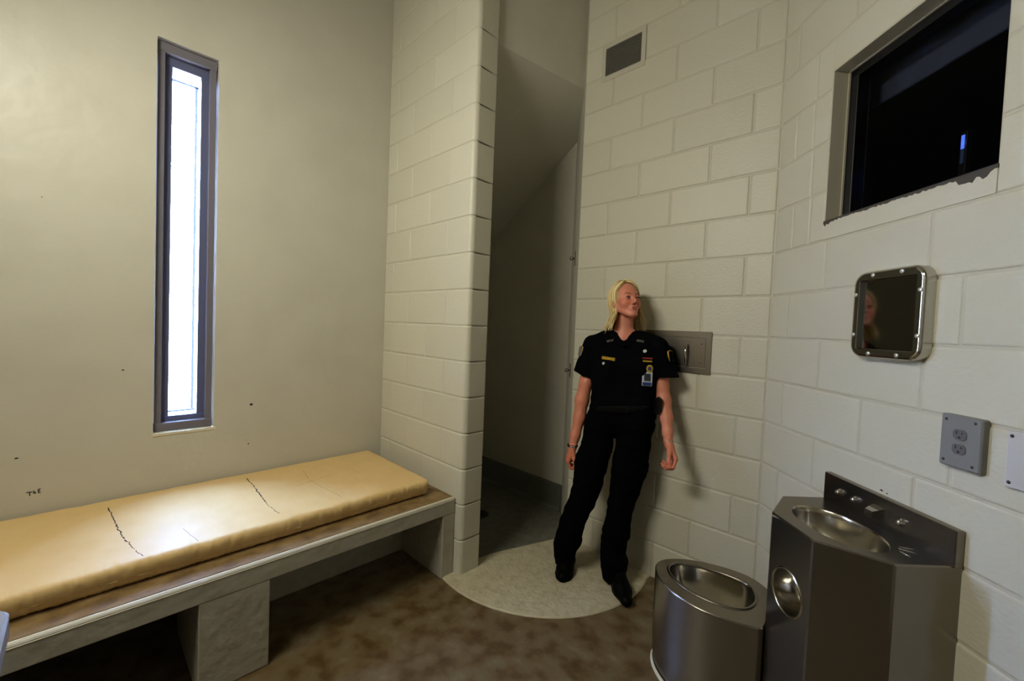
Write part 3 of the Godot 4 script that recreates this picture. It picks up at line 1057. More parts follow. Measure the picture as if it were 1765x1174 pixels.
	rows = [ringp.call(out, .002, 0.0), ringp.call(out, .002, .004), ringp.call(out, -.006, .012)]
	m.grid(rows, true)
	part("caulk_bead", m, M.lip, o)

# ---------------------------------------------------------------- fittings on the walls
static func rounded(w: float, h: float, r: float, k := 5) -> PackedVector2Array:
	var p := PackedVector2Array()
	for c in [[w / 2 - r, -h / 2 + r, -90], [w / 2 - r, h / 2 - r, 0], [-w / 2 + r, h / 2 - r, 90], [-w / 2 + r, -h / 2 + r, 180]]:
		for j in k + 1:
			var a := deg_to_rad(c[2] + 90.0 * j / k)
			p.append(Vector2(c[0] + r * cos(a), c[1] + r * sin(a)))
	return p

func disc(m: MB, at: Vector3, r: float, h: float, k := 14) -> void:     # domed head facing +z
	m.lathe([Vector2(.0003, h), Vector2(r * .55, h * .93), Vector2(r * .88, h * .6), Vector2(r, 0)], k, Transform3D(Basis(Vector3(1, 0, 0), Vector3(0, 0, 1), Vector3(0, -1, 0)), at))

func build_fittings() -> void:
	var m: MB
	# mirror
	var t := thing("mirror", "rounded square steel framed security mirror above the sink", "mirror", DIA * Vector3(-1.371, 1.519, 0)); t.basis = DIA.basis
	var W := .262; var Hh := .298
	m = MB.new()
	var a := rounded(W, Hh, .045); var b := rounded(W - .052, Hh - .058, .006)
	var rows := []
	for e in [[0.0, .0005], [0.0, .026], [.002, .0315], [.007, .0345], [.011, .035]]:
		var r := PackedVector3Array()
		for p in MB.inset(a, e[0]): r.append(Vector3(p.x, p.y, e[1]))
		rows.append(r)
	var r2 := PackedVector3Array(); var r3 := PackedVector3Array(); var r4 := PackedVector3Array()
	for p in b: r2.append(Vector3(p.x, p.y, .035)); r3.append(Vector3(p.x * .985, p.y * .985, .033)); r4.append(Vector3(p.x * .985, p.y * .985, .022))
	m.grid(rows, true)
	m.grid([rows[4], r2], true)
	m.grid([r2, r3, r4], true)
	part("frame", m, M.chrome, t)
	m = MB.new(); m.cap(rounded(W - .054, Hh - .060, .006), .0, Transform3D(Basis(Vector3.UP, deg_to_rad(MIRROR_TILT)), Vector3(0, 0, .0270)), false)
	part("mirror_plate", m, M.mirror, t)
	for p in [[-.052, .134], [.053, .134], [.117, .070], [.117, -.070], [.053, -.134], [-.052, -.134], [-.117, -.070], [-.117, .071]]:
		m = MB.new(); disc(m, Vector3(p[0], p[1], .0345), .0075, .0035)
		m.span(Vector3(p[0] - .003, p[1] - .0006, .0375), Vector3(p[0] + .003, p[1] + .0006, .0383))
		part("screw", m, M.silver, t)
	# outlet
	t = thing("outlet", "grey duplex power outlet on a thick plate right of the mirror", "outlet", DIA * Vector3(-1.1285, 1.159, 0)); t.basis = DIA.basis
	m = MB.new()
	m.prism(rounded(.106, .146, .006), 0.0, .016, 0.0); m.prism(rounded(.104, .144, .006), .0155, .020, .003)
	part("plate", m, M.grey_plate, t)
	for y in [.021, -.019]:
		m = MB.new()
		var ov := PackedVector2Array()
		for k in 24:
			var d := Vector2.from_angle(TAU * k / 24)
			ov.append(Vector2(clampf(d.x * .0195, -.018, .018), clampf(d.y * .017, -.0145, .0145) + y))
		m.prism(ov, .019, .0222, .001)
		var so := part("socket", m, M.grey_socket, t)
		m = MB.new()
		m.span(Vector3(-.0085, y + .001, .0215), Vector3(-.006, y + .009, .0226)); m.span(Vector3(.006, y + .002, .0215), Vector3(.008, y + .008, .0226)); m.span(Vector3(-.003, y - .010, .0215), Vector3(.003, y - .005, .0226))
		part("slot", m, M.slot, so)
	for p in [[-.038, .058], [.036, .060], [.035, -.058], [-.039, -.057]]:
		m = MB.new(); disc(m, Vector3(p[0], p[1], .0198), .0042, .0015)
		part("screw", m, M.bolt_black, t)
	# blank plate
	t = thing("blank_plate", "blank white cover plate right of the grey power outlet", "plate", DIA * Vector3(-.965, 1.149, 0)); t.basis = DIA.basis
	m = MB.new(); m.prism(rounded(.120, .140, .004), 0, .015, .002)
	part("plate", m, M.white_plate, t)
	for p in [[-.050, .058], [-.050, -.058], [.050, .058], [.050, -.058]]:
		m = MB.new(); disc(m, Vector3(p[0], p[1], .015), .0045, .0015)
		part("screw", m, M.bolt_black, t)
	# vent
	t = thing("vent", "square cream air vent with dark horizontal louvres high on the back wall", "vent", Vector3(-1.405, 3.13, ZB))
	m = MB.new()
	var vo := rounded(.30, .235, .002, 1); var vi := rounded(.245, .172, .001, 1)
	m.prism(vo, 0, .0005, 0.0)
	rows = []
	var ra := PackedVector3Array(); var rb := PackedVector3Array(); var rc := PackedVector3Array(); var rd := PackedVector3Array()
	for p in vo: ra.append(Vector3(p.x, p.y, 0)); rb.append(Vector3(p.x, p.y, .003))
	for p in vi: rc.append(Vector3(p.x, p.y, .0035)); rd.append(Vector3(p.x, p.y, .0006))
	m.grid([ra, rb], true); m.grid([rb, rc], true); m.grid([rc, rd], true)
	part("frame", m, M.vent, t)
	m = MB.new(); m.cap(vi, .0008, Transform3D.IDENTITY, false)
	part("dark_opening", m, M.slot, t)
	for k in 17:
		m = MB.new()
		m.box(Transform3D(Basis(Vector3(1, 0, 0), .15), Vector3(0, -.080 + .010 * k, .0022)), Vector3(.244, .0022, .0016))
		part("louvre", m, M.louvre, t)
	# food hatch
	t = thing("food_hatch", "steel wall hatch with a ring pull beside the officer", "hatch", Vector3(-.996, 1.327, ZB))
	m = MB.new()
	var ho := rounded(.416, .230, .002, 1); var hi := rounded(.360, .166, .002, 1)
	var f0 := PackedVector3Array(); var f1 := PackedVector3Array(); var f2 := PackedVector3Array(); var f3 := PackedVector3Array(); var f4 := PackedVector3Array()
	for p in ho: f0.append(Vector3(p.x, p.y, 0)); f1.append(Vector3(p.x, p.y, .004)); f2.append(Vector3(p.x * .995, p.y * .992, .005))
	for p in hi: f3.append(Vector3(p.x, p.y, .005)); f4.append(Vector3(p.x, p.y, -.0005))
	m.grid([f0, f1], true); m.grid([f1, f2], true); m.grid([f2, f3], true); m.grid([f3, f4], true)
	part("frame", m, M.steel_plate, t)
	m = MB.new(); m.prism(rounded(.354, .160, .002, 1), -.002, .0035, .001)
	part("door", m, M.steel_plate, t)
	for p in [[.156, .050], [.154, -.052], [-.156, .050], [-.156, -.052]]:
		m = MB.new(); disc(m, Vector3(p[0], p[1], .0035), .006, .003)
		part("bolt", m, M.steel_plate, t)
	m = MB.new()
	var pa := []; var rr := []
	for k in 15:
		var an := lerpf(-PI / 2, PI / 2, k / 14.0)
		pa.append(Vector3(.083, .055 * sin(an) - .015, .0035 + .030 * cos(an))); rr.append(.0055)
	m.tube(pa, rr, 10)
	part("handle", m, M.chrome, t)
	m = MB.new(); m.prism(rounded(.022, .15, .006), .003, .006, .001, Transform3D(Basis.IDENTITY, Vector3(.083, -.013, 0)))
	part("handle_plate", m, M.steel_plate, t)
	# two hooks on the shower jamb
	for k in 2:
		var y: float = [1.93, 1.130][k]
		t = thing("hook", ["upper steel ball hook on the shower opening's edge", "lower steel ball hook on the shower opening's edge, beside the officer's sleeve"][k], "hook", Vector3(-1.676 - .274 * .42, y, -2.329 - .301 * .42), "ball hooks on the shower jamb")
		var fx := Vector3(.274, 0, .301).normalized(); var fz := fx.cross(Vector3.UP)
		t.basis = Basis(fx, Vector3.UP, fz)
		m = MB.new(); m.prism(rounded(.045, .10, .003), 0, .003, .001)
		part("plate", m, M.steel_plate, t)
		m = MB.new()
		m.lathe([Vector2(.0003, .040), Vector2(.009, .038), Vector2(.014, .032), Vector2(.0155, .026), Vector2(.013, .019), Vector2(.007, .014), Vector2(.006, .003)], 18, Transform3D(Basis(Vector3(1, 0, 0), Vector3(0, 0, 1), Vector3(0, -1, 0)), Vector3.ZERO))
		part("ball", m, M.chrome, t)
	# floor drain
	t = thing("floor_drain", "round dark drain in the grey shower floor", "drain", Vector3(-2.315, .004, -2.10))
	m = MB.new(); m.lathe([Vector2(.0003, .002), Vector2(.062, .002), Vector2(.064, .004), Vector2(.070, .004), Vector2(.074, 0)], 32)
	part("rim", m, M.bolt_black, t)
	m = MB.new()
	for k in 7: m.span(Vector3(-.05 + .004 * absf(k - 3), .0021, -.042 + .014 * k - .002), Vector3(.05 - .004 * absf(k - 3), .0042, -.042 + .014 * k + .002))
	part("grate", m, M.bolt_black, t)
	# desk whose rounded corner comes into the frame
	t = thing("desk", "pale grey desk whose rounded top corner shows in front of the bench", "desk", Vector3(-.9, 0, .42))
	m = MB.new()
	m.prism(rounded(1.15, .62, .045, 8), .69, .74, .006, Transform3D(Basis(Vector3(1, 0, 0), Vector3(0, 0, -1), Vector3(0, 1, 0)), Vector3(.0, 0, .0)))
	part("top", m, M.desk, t)
	m = MB.new()
	m.span(Vector3(-.10, 0, .05), Vector3(.10, .69, .25), .01)
	part("pedestal", m, M.desk, t)

# ---------------------------------------------------------------- the officer
func hand(f: Field, w: Vector3, d: Vector3, r: Vector3, p: Vector3, s: float) -> void:
	# w wrist, d towards the fingers, r thumb side, p palm side
	var L := func(a: float, b: float, c: float): return w + (d * a + r * b + p * c) * s
	f.cap(L.call(-.02, .004, 0), .021 * s, L.call(.012, .004, 0), .021 * s, .01)
	f.cap(L.call(.0, .010, 0), .017 * s, L.call(.078, .024, .002), .0125 * s, .012)
	f.cap(L.call(.0, .0, 0), .017 * s, L.call(.080, .007, 0), .0125 * s, .012)
	f.cap(L.call(.0, -.006, 0), .016 * s, L.call(.076, -.010, 0), .0120 * s, .012)
	f.cap(L.call(.0, -.010, 0), .015 * s, L.call(.070, -.026, .002), .0110 * s, .012)
	var fl := [[.080, .025, .043, .026, .020, .0088], [.083, .008, .047, .029, .021, .0090], [.079, -.010, .043, .027, .020, .0086], [.072, -.027, .034, .021, .018, .0078]]
	var curl := [42.0, 62.0, 44.0]
	for k in 4:
		var q: Array = fl[k]
		var pos: Vector3 = L.call(q[0], q[1], .001)
		var ang := deg_to_rad(k * 4.0 - 2.0)
		var rad: float = q[5] * s
		for j in 3:
			ang += deg_to_rad(curl[j])
			var nx: Vector3 = pos + (d * cos(ang) + p * sin(ang) + r * (-.02 * (k - 1.5))) * q[2 + j] * s
			f.cap(pos, rad, nx, rad * .92, .003)
			pos = nx; rad *= .92
	# thumb from the side of the palm near its base
	f.cap(L.call(.018, .018, .006), .014 * s, L.call(.050, .036, .026), .0118 * s, .010)
	f.cap(L.call(.050, .036, .026), .0112 * s, L.call(.082, .036, .042), .0098 * s, .004)
	f.cap(L.call(.082, .036, .042), .0098 * s, L.call(.108, .027, .044), .0082 * s, .003)

func build_officer() -> void:
	var T := thing("person", "blonde person in a black short-sleeved uniform leaning on the block wall, gazing up", "person", Vector3(-1.2, 0, -2.0))
	var O := T.position
	var put := func(called: String, m: MB, mt: Material, parent: Node = null) -> MeshInstance3D:
		for k in m.v.size(): m.v[k] -= O
		return part(called, m, mt, parent if parent else T)
	var F := Vector3(.48, 0, .877).normalized()          # chest faces this way
	var S := Vector3.UP.cross(F)                          # towards the left hand
	var armR := [[-1.372, 1.338, -2.085, .047], [-1.385, 1.20, -2.075, .038], [-1.386, 1.117, -2.06, .0375], [-1.402, 1.013, -2.05, .0395], [-1.406, .911, -2.04, .035], [-1.411, .809, -2.012, .0275], [-1.412, .749, -1.993, .0245]]
	var armL := [[-1.03, 1.345, -2.215, .046], [-1.005, 1.21, -2.22, .040], [-.999, 1.138, -2.215, .036], [-.978, 1.062, -2.205, .0365], [-.946, .978, -2.175, .031], [-.925, .907, -2.15, .0255], [-.907, .856, -2.13, .0225]]
	# head: x to the left ear, y up, z out of the face
	var az := deg_to_rad(60.0); var el := deg_to_rad(17.0)
	var hz := Vector3(sin(az) * cos(el), sin(el), cos(az) * cos(el))
	var hx := Vector3.UP.cross(hz).normalized()
	var HB := Basis(hx, hz.cross(hx), hz)
	var HO := Vector3(-1.194, 1.590, -2.128)
	var sc := .96
	var Hp := func(x: float, y: float, z: float) -> Vector3: return HO + HB * (Vector3(x, y, z) * sc)
	# body
	var bm := MB.new()
	var g := Field.new(Vector3(-1.56, .02, -2.34), Vector3(-.80, 1.52, -1.88), .012)
	g.chain(armR); g.chain(armL)
	g.chain([[-1.372, 1.345, -2.08, .045], [-1.29, 1.37, -2.11, .050], [-1.20, 1.38, -2.145, .056], [-1.11, 1.375, -2.18, .050], [-1.03, 1.345, -2.215, .045]])
	for k in [[-1.27, -1.11], [-1.22, -1.15]]:
		g.cap(Vector3(k[0], 1.30, -2.13), .050, Vector3(k[0], 1.0, -2.12), .058, .02); g.cap(Vector3(k[1], 1.31, -2.19), .050, Vector3(k[1], 1.0, -2.17), .058, .02)
	g.chain([[-1.28, .90, -2.09, .07], [-1.30, .66, -2.045, .07], [-1.345, .46, -2.02, .05], [-1.40, .27, -2.0, .05], [-1.445, .10, -2.01, .04]])
	g.chain([[-1.11, .92, -2.16, .07], [-1.135, .67, -2.155, .07], [-1.165, .46, -2.14, .05], [-1.18, .27, -2.12, .05], [-1.172, .10, -2.11, .04]])
	g.cap(Vector3(-1.205, 1.54, -2.148), .047, Vector3(-1.208, 1.38, -2.152), .052, .03)
	bm.col = Color(1, 1, 1)
	g.net(bm)
	# head grid
	g = Field.new(HO - Vector3(.14, .20, .14), HO + Vector3(.15, .15, .15), .0036)
	var hell := func(c: Vector3, r: Vector3, k: float, sub := false): g.ell(Hp.call(c.x, c.y, c.z), r * sc, HB, k, sub)
	var hcap := func(a: Vector3, ra: float, b: Vector3, rb: float, k: float, sub := false): g.cap(Hp.call(a.x, a.y, a.z), ra * sc, Hp.call(b.x, b.y, b.z), rb * sc, k, sub)
	hell.call(Vector3(0, .038, -.015), Vector3(.073, .083, .093), .01)
	hell.call(Vector3(0, -.012, .034), Vector3(.055, .078, .050), .03)
	for s in [-1.0, 1.0]:
		hcap.call(Vector3(.048 * s, -.043, .0), .019, Vector3(.014 * s, -.092, .056), .0155, .022)
		hell.call(Vector3(.036 * s, -.028, .052), Vector3(.025, .024, .022), .018)
		hell.call(Vector3(.074 * s, -.012, -.004), Vector3(.008, .028, .017), .006)
	hell.call(Vector3(0, -.094, .067), Vector3(.016, .014, .014), .016)
	hcap.call(Vector3(-.032, .017, .072), .0085, Vector3(.032, .017, .072), .0085, .015)
	for s in [-1.0, 1.0]:
		hell.call(Vector3(.031 * s, -.002, .094), Vector3(.017, .0105, .016), .010, true)
	hcap.call(Vector3(0, .006, .080), .0070, Vector3(0, -.030, .102), .0095, .010)
	for s in [-1.0, 1.0]: hell.call(Vector3(.0115 * s, -.038, .090), Vector3(.0080, .0068, .0095), .006)
	for s in [-1.0, 1.0]: hell.call(Vector3(.006 * s, -.0455, .0985), Vector3(.0036, .003, .004), .002, true)
	hell.call(Vector3(0, -.064, .074), Vector3(.025, .019, .016), .014)
	hcap.call(Vector3(-.021, -.0655, .090), .0022, Vector3(.021, -.0655, .090), .0022, .005, true)
	g.cap(HO + Vector3(-.008, -.04, -.022), .047, Vector3(-1.206, 1.39, -2.15), .049, .022)
	var b0 := bm.v.size()
	g.net(bm)
	for s in [-1.0, 1.0]:                                # eyelids
		for lid in [[10.0, 75.0], [-75.0, -13.0]]:
			var lr := []
			for a in 7:
				var row := PackedVector3Array()
				for b in 13:
					var az2 := deg_to_rad(lerpf(-80.0, 80.0, b / 12.0)); var bend := 1.0 - .45 * pow(absf(b / 6.0 - 1.0), 2.0)
					var e2 := deg_to_rad(lerpf(lid[0] * bend, lid[1], a / 6.0))
					row.append(Hp.call(.031 * s + .0134 * cos(e2) * sin(az2), -.002 + .0134 * sin(e2), .0735 + .0134 * cos(e2) * cos(az2)))
				lr.append(row)
			bm.grid(lr)
	for k in range(b0, bm.v.size()):                     # complexion: flushed cheeks
		var q: Vector3 = HB.inverse() * (bm.v[k] - HO)
		var ck := exp(-pow((absf(q.x) - .040) / .022, 2) - pow((q.y + .025) / .026, 2)) * (1.0 if q.z > .02 else 0.0)
		bm.c[k] = Color(1, 1, 1).lerp(Color(1.0, .66, .60), ck * .5)
	# hands
	var dR := Vector3(-.30, -.94, .12).normalized(); var cam := Vector3(.46, 0, .89).normalized()
	var pR := Vector3(.72, .04, -.69); pR = (pR - dR * pR.dot(dR)).normalized()
	var rR := (cam - dR * cam.dot(dR)); rR = (rR - pR * rR.dot(pR)).normalized()
	var wR := Vector3(-1.412, .742, -1.991)
	g = Field.new(wR - Vector3(.07, .16, .08), wR + Vector3(.10, .03, .08), .003)
	hand(g, wR, dR, rR, pR, 1.0)
	b0 = bm.v.size(); g.net(bm)
	var dL := Vector3(.50, -.85, .10).normalized()
	var pL := Vector3(-.72, -.30, .62); pL = (pL - dL * pL.dot(dL)).normalized()
	var rL := (cam - dL * cam.dot(dL)); rL = (rL - pL * rL.dot(pL)).normalized()
	var wL := Vector3(-.905, .850, -2.128)
	g = Field.new(wL - Vector3(.09, .16, .09), wL + Vector3(.13, .03, .11), .003)
	hand(g, wL, dL, rL, pL, 1.0)
	g.net(bm)
	for k in range(b0, bm.v.size()): bm.c[k] = Color(1, .90, .88)
	put.call("body", bm, M.skin)
	# eyes, brows, lips
	for s in [-1.0, 1.0]:
		var m := MB.new()
		var e := Hp.call(.031 * s, -.002, .0735) as Vector3
		m.lathe([Vector2(.0002, .0115), Vector2(.006, .0098), Vector2(.0098, .006), Vector2(.0115, 0), Vector2(.0098, -.006), Vector2(.0002, -.0115)], 16, Transform3D(Basis.IDENTITY, e))
		var ey := put.call("eye", m, M.eye) as MeshInstance3D
		var look := (hz + Vector3(0, .30, 0) + hx * .1).normalized()
		m = MB.new()
		var la := look.cross(Vector3.UP).normalized()
		m.lathe([Vector2(.0002, .0122), Vector2(.003, .0119), Vector2(.0050, .0112), Vector2(.0068, .0101)], 14, Transform3D(Basis(la, look, la.cross(look)), e))
		put.call("iris", m, M.iris, ey)
		m = MB.new(); var pa := []; var ra := []
		for k in 9:
			var f := k / 8.0 * 2 - 1
			pa.append(Hp.call(.031 * s + .0125 * f, .0008 + .0022 - .0050 * f * f, .0868 - .005 * f * f)); ra.append(.0014)
		m.tube(pa, ra, 6)
		put.call("eyelash", m, M.lash)
		m = MB.new(); pa = []; ra = []
		for k in 9:
			var f := k / 8.0
			pa.append(Hp.call(s * (.014 + .034 * f), .0195 + .006 * sin(f * 2.4), .0862 - .015 * f * f)); ra.append(lerpf(.0024, .0010, f))
		m.tube(pa, ra, 6, .6, hz)
		put.call("eyebrow", m, M.brow)
	for w in 2:
		var m := MB.new(); var pa := []; var ra := []
		for k in 11:
			var f := k / 10.0 * 2 - 1
			pa.append(Hp.call(.0255 * f, (-.0615 - .002 * f * f + (.0012 if absf(f) > .1 and absf(f) < .5 else 0.0)) if w == 0 else (-.0715 + .006 * f * f), (.0890 if w == 0 else .0872) - .013 * f * f)); ra.append((.0034 if w == 0 else .0042) * (1.0 - .8 * f * f))
		m.tube(pa, ra, 8)
		put.call("lip", m, M.lips)
	# hair: a cap and many locks falling from a centre part to the shoulders
	var hm := MB.new()
	var hr := RandomNumberGenerator.new(); hr.seed = 77
	var on := func(psi: float, th: float, grow: float) -> Vector3:
		return Hp.call((.076 + grow) * sin(psi) * sin(th), .034 + (.090 + grow) * cos(psi), -.013 + (.098 + grow) * sin(psi) * cos(th))
	hm.col = Color(.50, .36, .13)
	var rows := []
	for a in 14:
		var row := PackedVector3Array()
		for b in 41:
			var th := lerpf(deg_to_rad(58.0), deg_to_rad(302.0), b / 40.0)
			row.append(on.call(deg_to_rad(2.0 + 9.2 * a), th, .0))
		rows.append(row)
	hm.grid(rows, false, false, false)
	rows = []
	for a in 8:
		var row := PackedVector3Array()
		for b in 31:
			row.append(on.call(deg_to_rad(1.0 + (36.0 + 46.0 * pow(absf(b / 15.0 - 1.0), 2.0)) * a / 7.0), lerpf(deg_to_rad(-62.0), deg_to_rad(62.0), b / 30.0), .001))
		rows.append(row)
	hm.grid(rows, false, false, false)
	for k in 230:
		var sgn := 1.0 if k % 2 == 0 else -1.0
		var fr := hr.randf()
		var te := deg_to_rad(lerpf(66.0, 179.0, fr))
		var front := clampf((deg_to_rad(112.0) - te) / deg_to_rad(40.0), 0.0, 1.0)
		var ts := lerpf(te * .97, deg_to_rad(18.0), front)
		var layer := hr.randf_range(.002, .0125)
		var pa := []; var ra := []
		var wid := hr.randf_range(.0035, .0065)
		for j in 9:
			var f := j / 8.0
			var psi := deg_to_rad(lerpf(4.0, 96.0 if front < .3 else 88.0, f))
			var th := sgn * lerpf(ts, te, smoothstep(.15, 1.0, f))
			pa.append(on.call(psi, th, layer)); ra.append(wid * lerpf(.7, 1.0, f))
		var p: Vector3 = pa[8]
		var outw := HB * Vector3(sgn * sin(te), 0, cos(te)); outw.y = 0
		outw = outw.normalized() if outw.length() > .01 else -F
		var length := hr.randf_range(.145, .205) * (1.0 if front > .2 else .95)
		var axis := Vector3(-1.203, 0, -2.155)
		for j in range(1, 10):
			var f := j / 9.0
			var q := p + Vector3(0, -length * f, 0)
			var rad := Vector2(q.x - axis.x, q.z - axis.z)
			# fall inwards to the neck, then out over the collar
			var want := lerpf(rad.length(), .074 + layer * .9, smoothstep(0.0, .55, f)) + .034 * smoothstep(.55, 1.0, f)
			var dirn := rad.normalized()
			q.x = axis.x + dirn.x * want + F.x * .012 * f * front; q.z = axis.z + dirn.y * want + F.z * .012 * f * front
			q += Vector3(hr.randf_range(-1, 1), 0, hr.randf_range(-1, 1)) * .0012
			if q.z < ZB + .01: q.z = ZB + .01
			pa.append(q); ra.append(wid * lerpf(1.0, .25, f * f))
		var tone := hr.randf()
		hm.col = Color(.62, .46, .17).lerp(Color(.86, .72, .40), tone)
		if hr.randf() < .12: hm.col = Color(.36, .24, .09)
		hm.tube(pa, ra, 6, .45, outw)
	put.call("hair", hm, M.hair)
	# shirt
	var sf := Field.new(Vector3(-1.56, .88, -2.335), Vector3(-.86, 1.50, -1.90), .0068)
	sf.cap(Vector3(-1.372, 1.335, -2.085), .052, Vector3(-1.414, 1.13, -2.065), .068, .02)
	sf.cap(Vector3(-1.032, 1.345, -2.215), .051, Vector3(-.972, 1.15, -2.22), .072, .02)
	var cr := Vector3(-1.412, 1.168, -2.068); var qr := Vector3(-.30, -1, .05).normalized()
	sf.cut(cr, qr, .11, cr + qr * .03)
	var cl := Vector3(-.977, 1.186, -2.22); var ql := Vector3(.12, -1, 0).normalized()
	sf.cut(cl, ql, .115, cl + ql * .03)
	sf.chain([[-1.366, 1.345, -2.085, .052], [-1.29, 1.368, -2.11, .054], [-1.20, 1.375, -2.145, .062], [-1.11, 1.37, -2.185, .054], [-1.035, 1.352, -2.215, .050]], .03)
	sf.cap(Vector3(-1.30, 1.33, -2.12), .080, Vector3(-1.10, 1.335, -2.20), .080, .03)
	sf.cap(Vector3(-1.277, 1.227, -2.115), .090, Vector3(-1.101, 1.241, -2.185), .090, .03)
	sf.cap(Vector3(-1.277, 1.11, -2.115), .080, Vector3(-1.098, 1.128, -2.185), .078, .04)
	sf.cap(Vector3(-1.276, 1.00, -2.11), .082, Vector3(-1.098, 1.02, -2.17), .079, .04)
	for q in [[-1.277, -2.115], [-1.10, -2.185], [-1.19, -2.15]]:
		sf.cap(Vector3(q[0], 1.25, q[1]), .085, Vector3(q[0], 1.0, q[1] + .005), .080, .03)
	sf.cap(Vector3(-1.255, 1.225, -2.08), .058, Vector3(-1.255, 1.20, -2.08), .058, .04)
	sf.cap(Vector3(-1.125, 1.235, -2.14), .056, Vector3(-1.125, 1.21, -2.14), .056, .04)
	sf.cut(Vector3(0, .985, 0), Vector3(0, -1, 0))
	# collar: a raised band, then the open neck
	var nk := Vector3(-1.205, 1.41, -2.150)
	var ring := []
	for k in 13:
		var a := lerpf(deg_to_rad(-178.0), deg_to_rad(178.0), k / 12.0)
		var w := absf(sin(a * .5))
		var rad := lerpf(.060, .088, w)
		ring.append(nk + F * (-cos(a)) * rad + S * sin(a) * .060 + Vector3(0, lerpf(.028, -.055, pow(w, 3.0)), 0))
	for k in 12: sf.cap(ring[k], .015, ring[k + 1], .015, .008)
	sf.cap(nk + Vector3(0, .10, 0), .062, nk + Vector3(0, .0, 0) + F * .012, .048, .010, true)
	sf.cap(nk + Vector3(0, .02, 0) + F * .045, .036, nk + Vector3(0, -.046, 0) + F * .105, .010, .010, true)
	sf.wrinkle(noise(9.0, 2, 5), .0045)
	var m := MB.new(); sf.net(m)
	var shirt := put.call("shirt", m, M.uniform) as MeshInstance3D
	# trousers
	var legR := [[-1.285, .94, -2.10, .084], [-1.293, .877, -2.075, .084], [-1.290, .780, -2.06, .087], [-1.316, .659, -2.04, .092], [-1.323, .548, -2.03, .082], [-1.341, .461, -2.02, .075], [-1.377, .366, -2.01, .071], [-1.401, .286, -2.0, .070], [-1.417, .200, -2.0, .076], [-1.440, .138, -2.0, .067], [-1.444, .086, -2.005, .059], [-1.449, .05, -2.01, .052]]
	var legL := [[-1.097, .96, -2.165, .083], [-1.107, .901, -2.163, .086], [-1.122, .799, -2.16, .093], [-1.133, .676, -2.155, .098], [-1.148, .567, -2.15, .084], [-1.165, .458, -2.14, .072], [-1.173, .371, -2.13, .069], [-1.178, .296, -2.12, .075], [-1.190, .222, -2.12, .071], [-1.196, .163, -2.12, .066], [-1.176, .124, -2.11, .074], [-1.171, .072, -2.10, .064], [-1.168, .040, -2.095, .055]]
	var tf := Field.new(Vector3(-1.56, .0, -2.335), Vector3(-.96, 1.08, -1.88), .0085)
	tf.chain(legR, .012); tf.chain(legL, .012)
	tf.cap(Vector3(-1.278, .985, -2.105), .083, Vector3(-1.094, 1.008, -2.168), .080, .03)
	tf.cap(Vector3(-1.285, .91, -2.095), .080, Vector3(-1.100, .925, -2.165), .084, .03)
	tf.cut(Vector3(0, 1.015, 0), Vector3(0, 1, 0))
	tf.cut(Vector3(0, .030, 0), Vector3(0, -1, 0))
	tf.wrinkle(noise(11.0, 2, 15), .006)
	m = MB.new(); tf.net(m)
	put.call("trousers", m, M.trouser)
	# shoes
	for k in 2:
		var he: Vector3 = [Vector3(-1.452, 0, -2.055), Vector3(-1.175, 0, -2.135)][k]
		var to: Vector3 = [Vector3(-1.378, 0, -1.905), Vector3(-1.025, 0, -1.985)][k]
		var bl: Vector3 = he.lerp(to, .68); var y := Vector3.UP
		var f := Field.new(he.min(to) - Vector3(.09, .03, .09), he.max(to) + Vector3(.09, .16, .09), .006)
		f.cap(he + y * .038, .040, bl + y * .030, .046, .02)
		f.cap(bl + y * .030, .046, to + y * .026, .032, .02)
		f.cap(he + y * .045, .042, he.lerp(to, .15) + y * .10, .040, .02)
		f.cap(he.lerp(to, .2) + y * .085, .036, he.lerp(to, .55) + y * .045, .036, .03)
		f.cut(Vector3(0, .011, 0), Vector3(0, -1, 0))
		m = MB.new(); f.net(m)
		var shoe := put.call("shoe", m, M.shoe) as MeshInstance3D
		m = MB.new()
		var dir := (to - he).normalized(); var sd := Vector3.UP.cross(dir)
		var sp := spline([Vector2(-.045, 0), Vector2(-.03, .036), Vector2(.05, .036), Vector2(.115, .049), Vector2(.17, .036), Vector2(.198, 0), Vector2(.17, -.036), Vector2(.115, -.049), Vector2(.05, -.036), Vector2(-.03, -.036)], true, 5)
		m.prism(sp, .0095, .024, .003, Transform3D(Basis(dir, sd * -1.0, Vector3.UP), he))
		put.call("sole", m, M.shoe, shoe)
	# belt and what hangs on it
	m = MB.new(); rows = []
	var bc := Vector3(-1.188, .998, -2.137); var ba := Vector3(.184, .023, -.063).normalized(); var bf := ba.cross(Vector3.UP).normalized() * -1.0
	for e in [[.088, -.018], [.0915, -.018], [.0915, .018], [.088, .018]]:
		var row := PackedVector3Array()
		for k in 48:
			var a := TAU * k / 48
			row.append(bc + ba * (.097 * signf(cos(a)) * pow(absf(cos(a)), .6) + e[0] * cos(a)) + bf * sin(a) * (e[0] + .002) + Vector3(0, e[1], 0))
		rows.append(row)
	m.grid(rows, true, true, true)
	var belt := put.call("belt", m, M.leather) as MeshInstance3D
	var hang := func(called: String, off: Vector3, size: Vector3, mt: Material, b: float):
		var mm := MB.new()
		mm.box(Transform3D(Basis(ba, Vector3.UP, ba.cross(Vector3.UP)), off), size, b)
		put.call(called, mm, mt, belt)
	hang.call("buckle", bc + F * .096, Vector3(.05, .034, .008), M.leather, .003)
	hang.call("pouch", bc - ba * .100 + F * .084 + Vector3(0, .0, 0), Vector3(.075, .034, .03), M.leather, .008)
	hang.call("radio_case", bc + ba * .188 + F * .062 + Vector3(0, .018, 0), Vector3(.040, .095, .045), M.leather, .014)
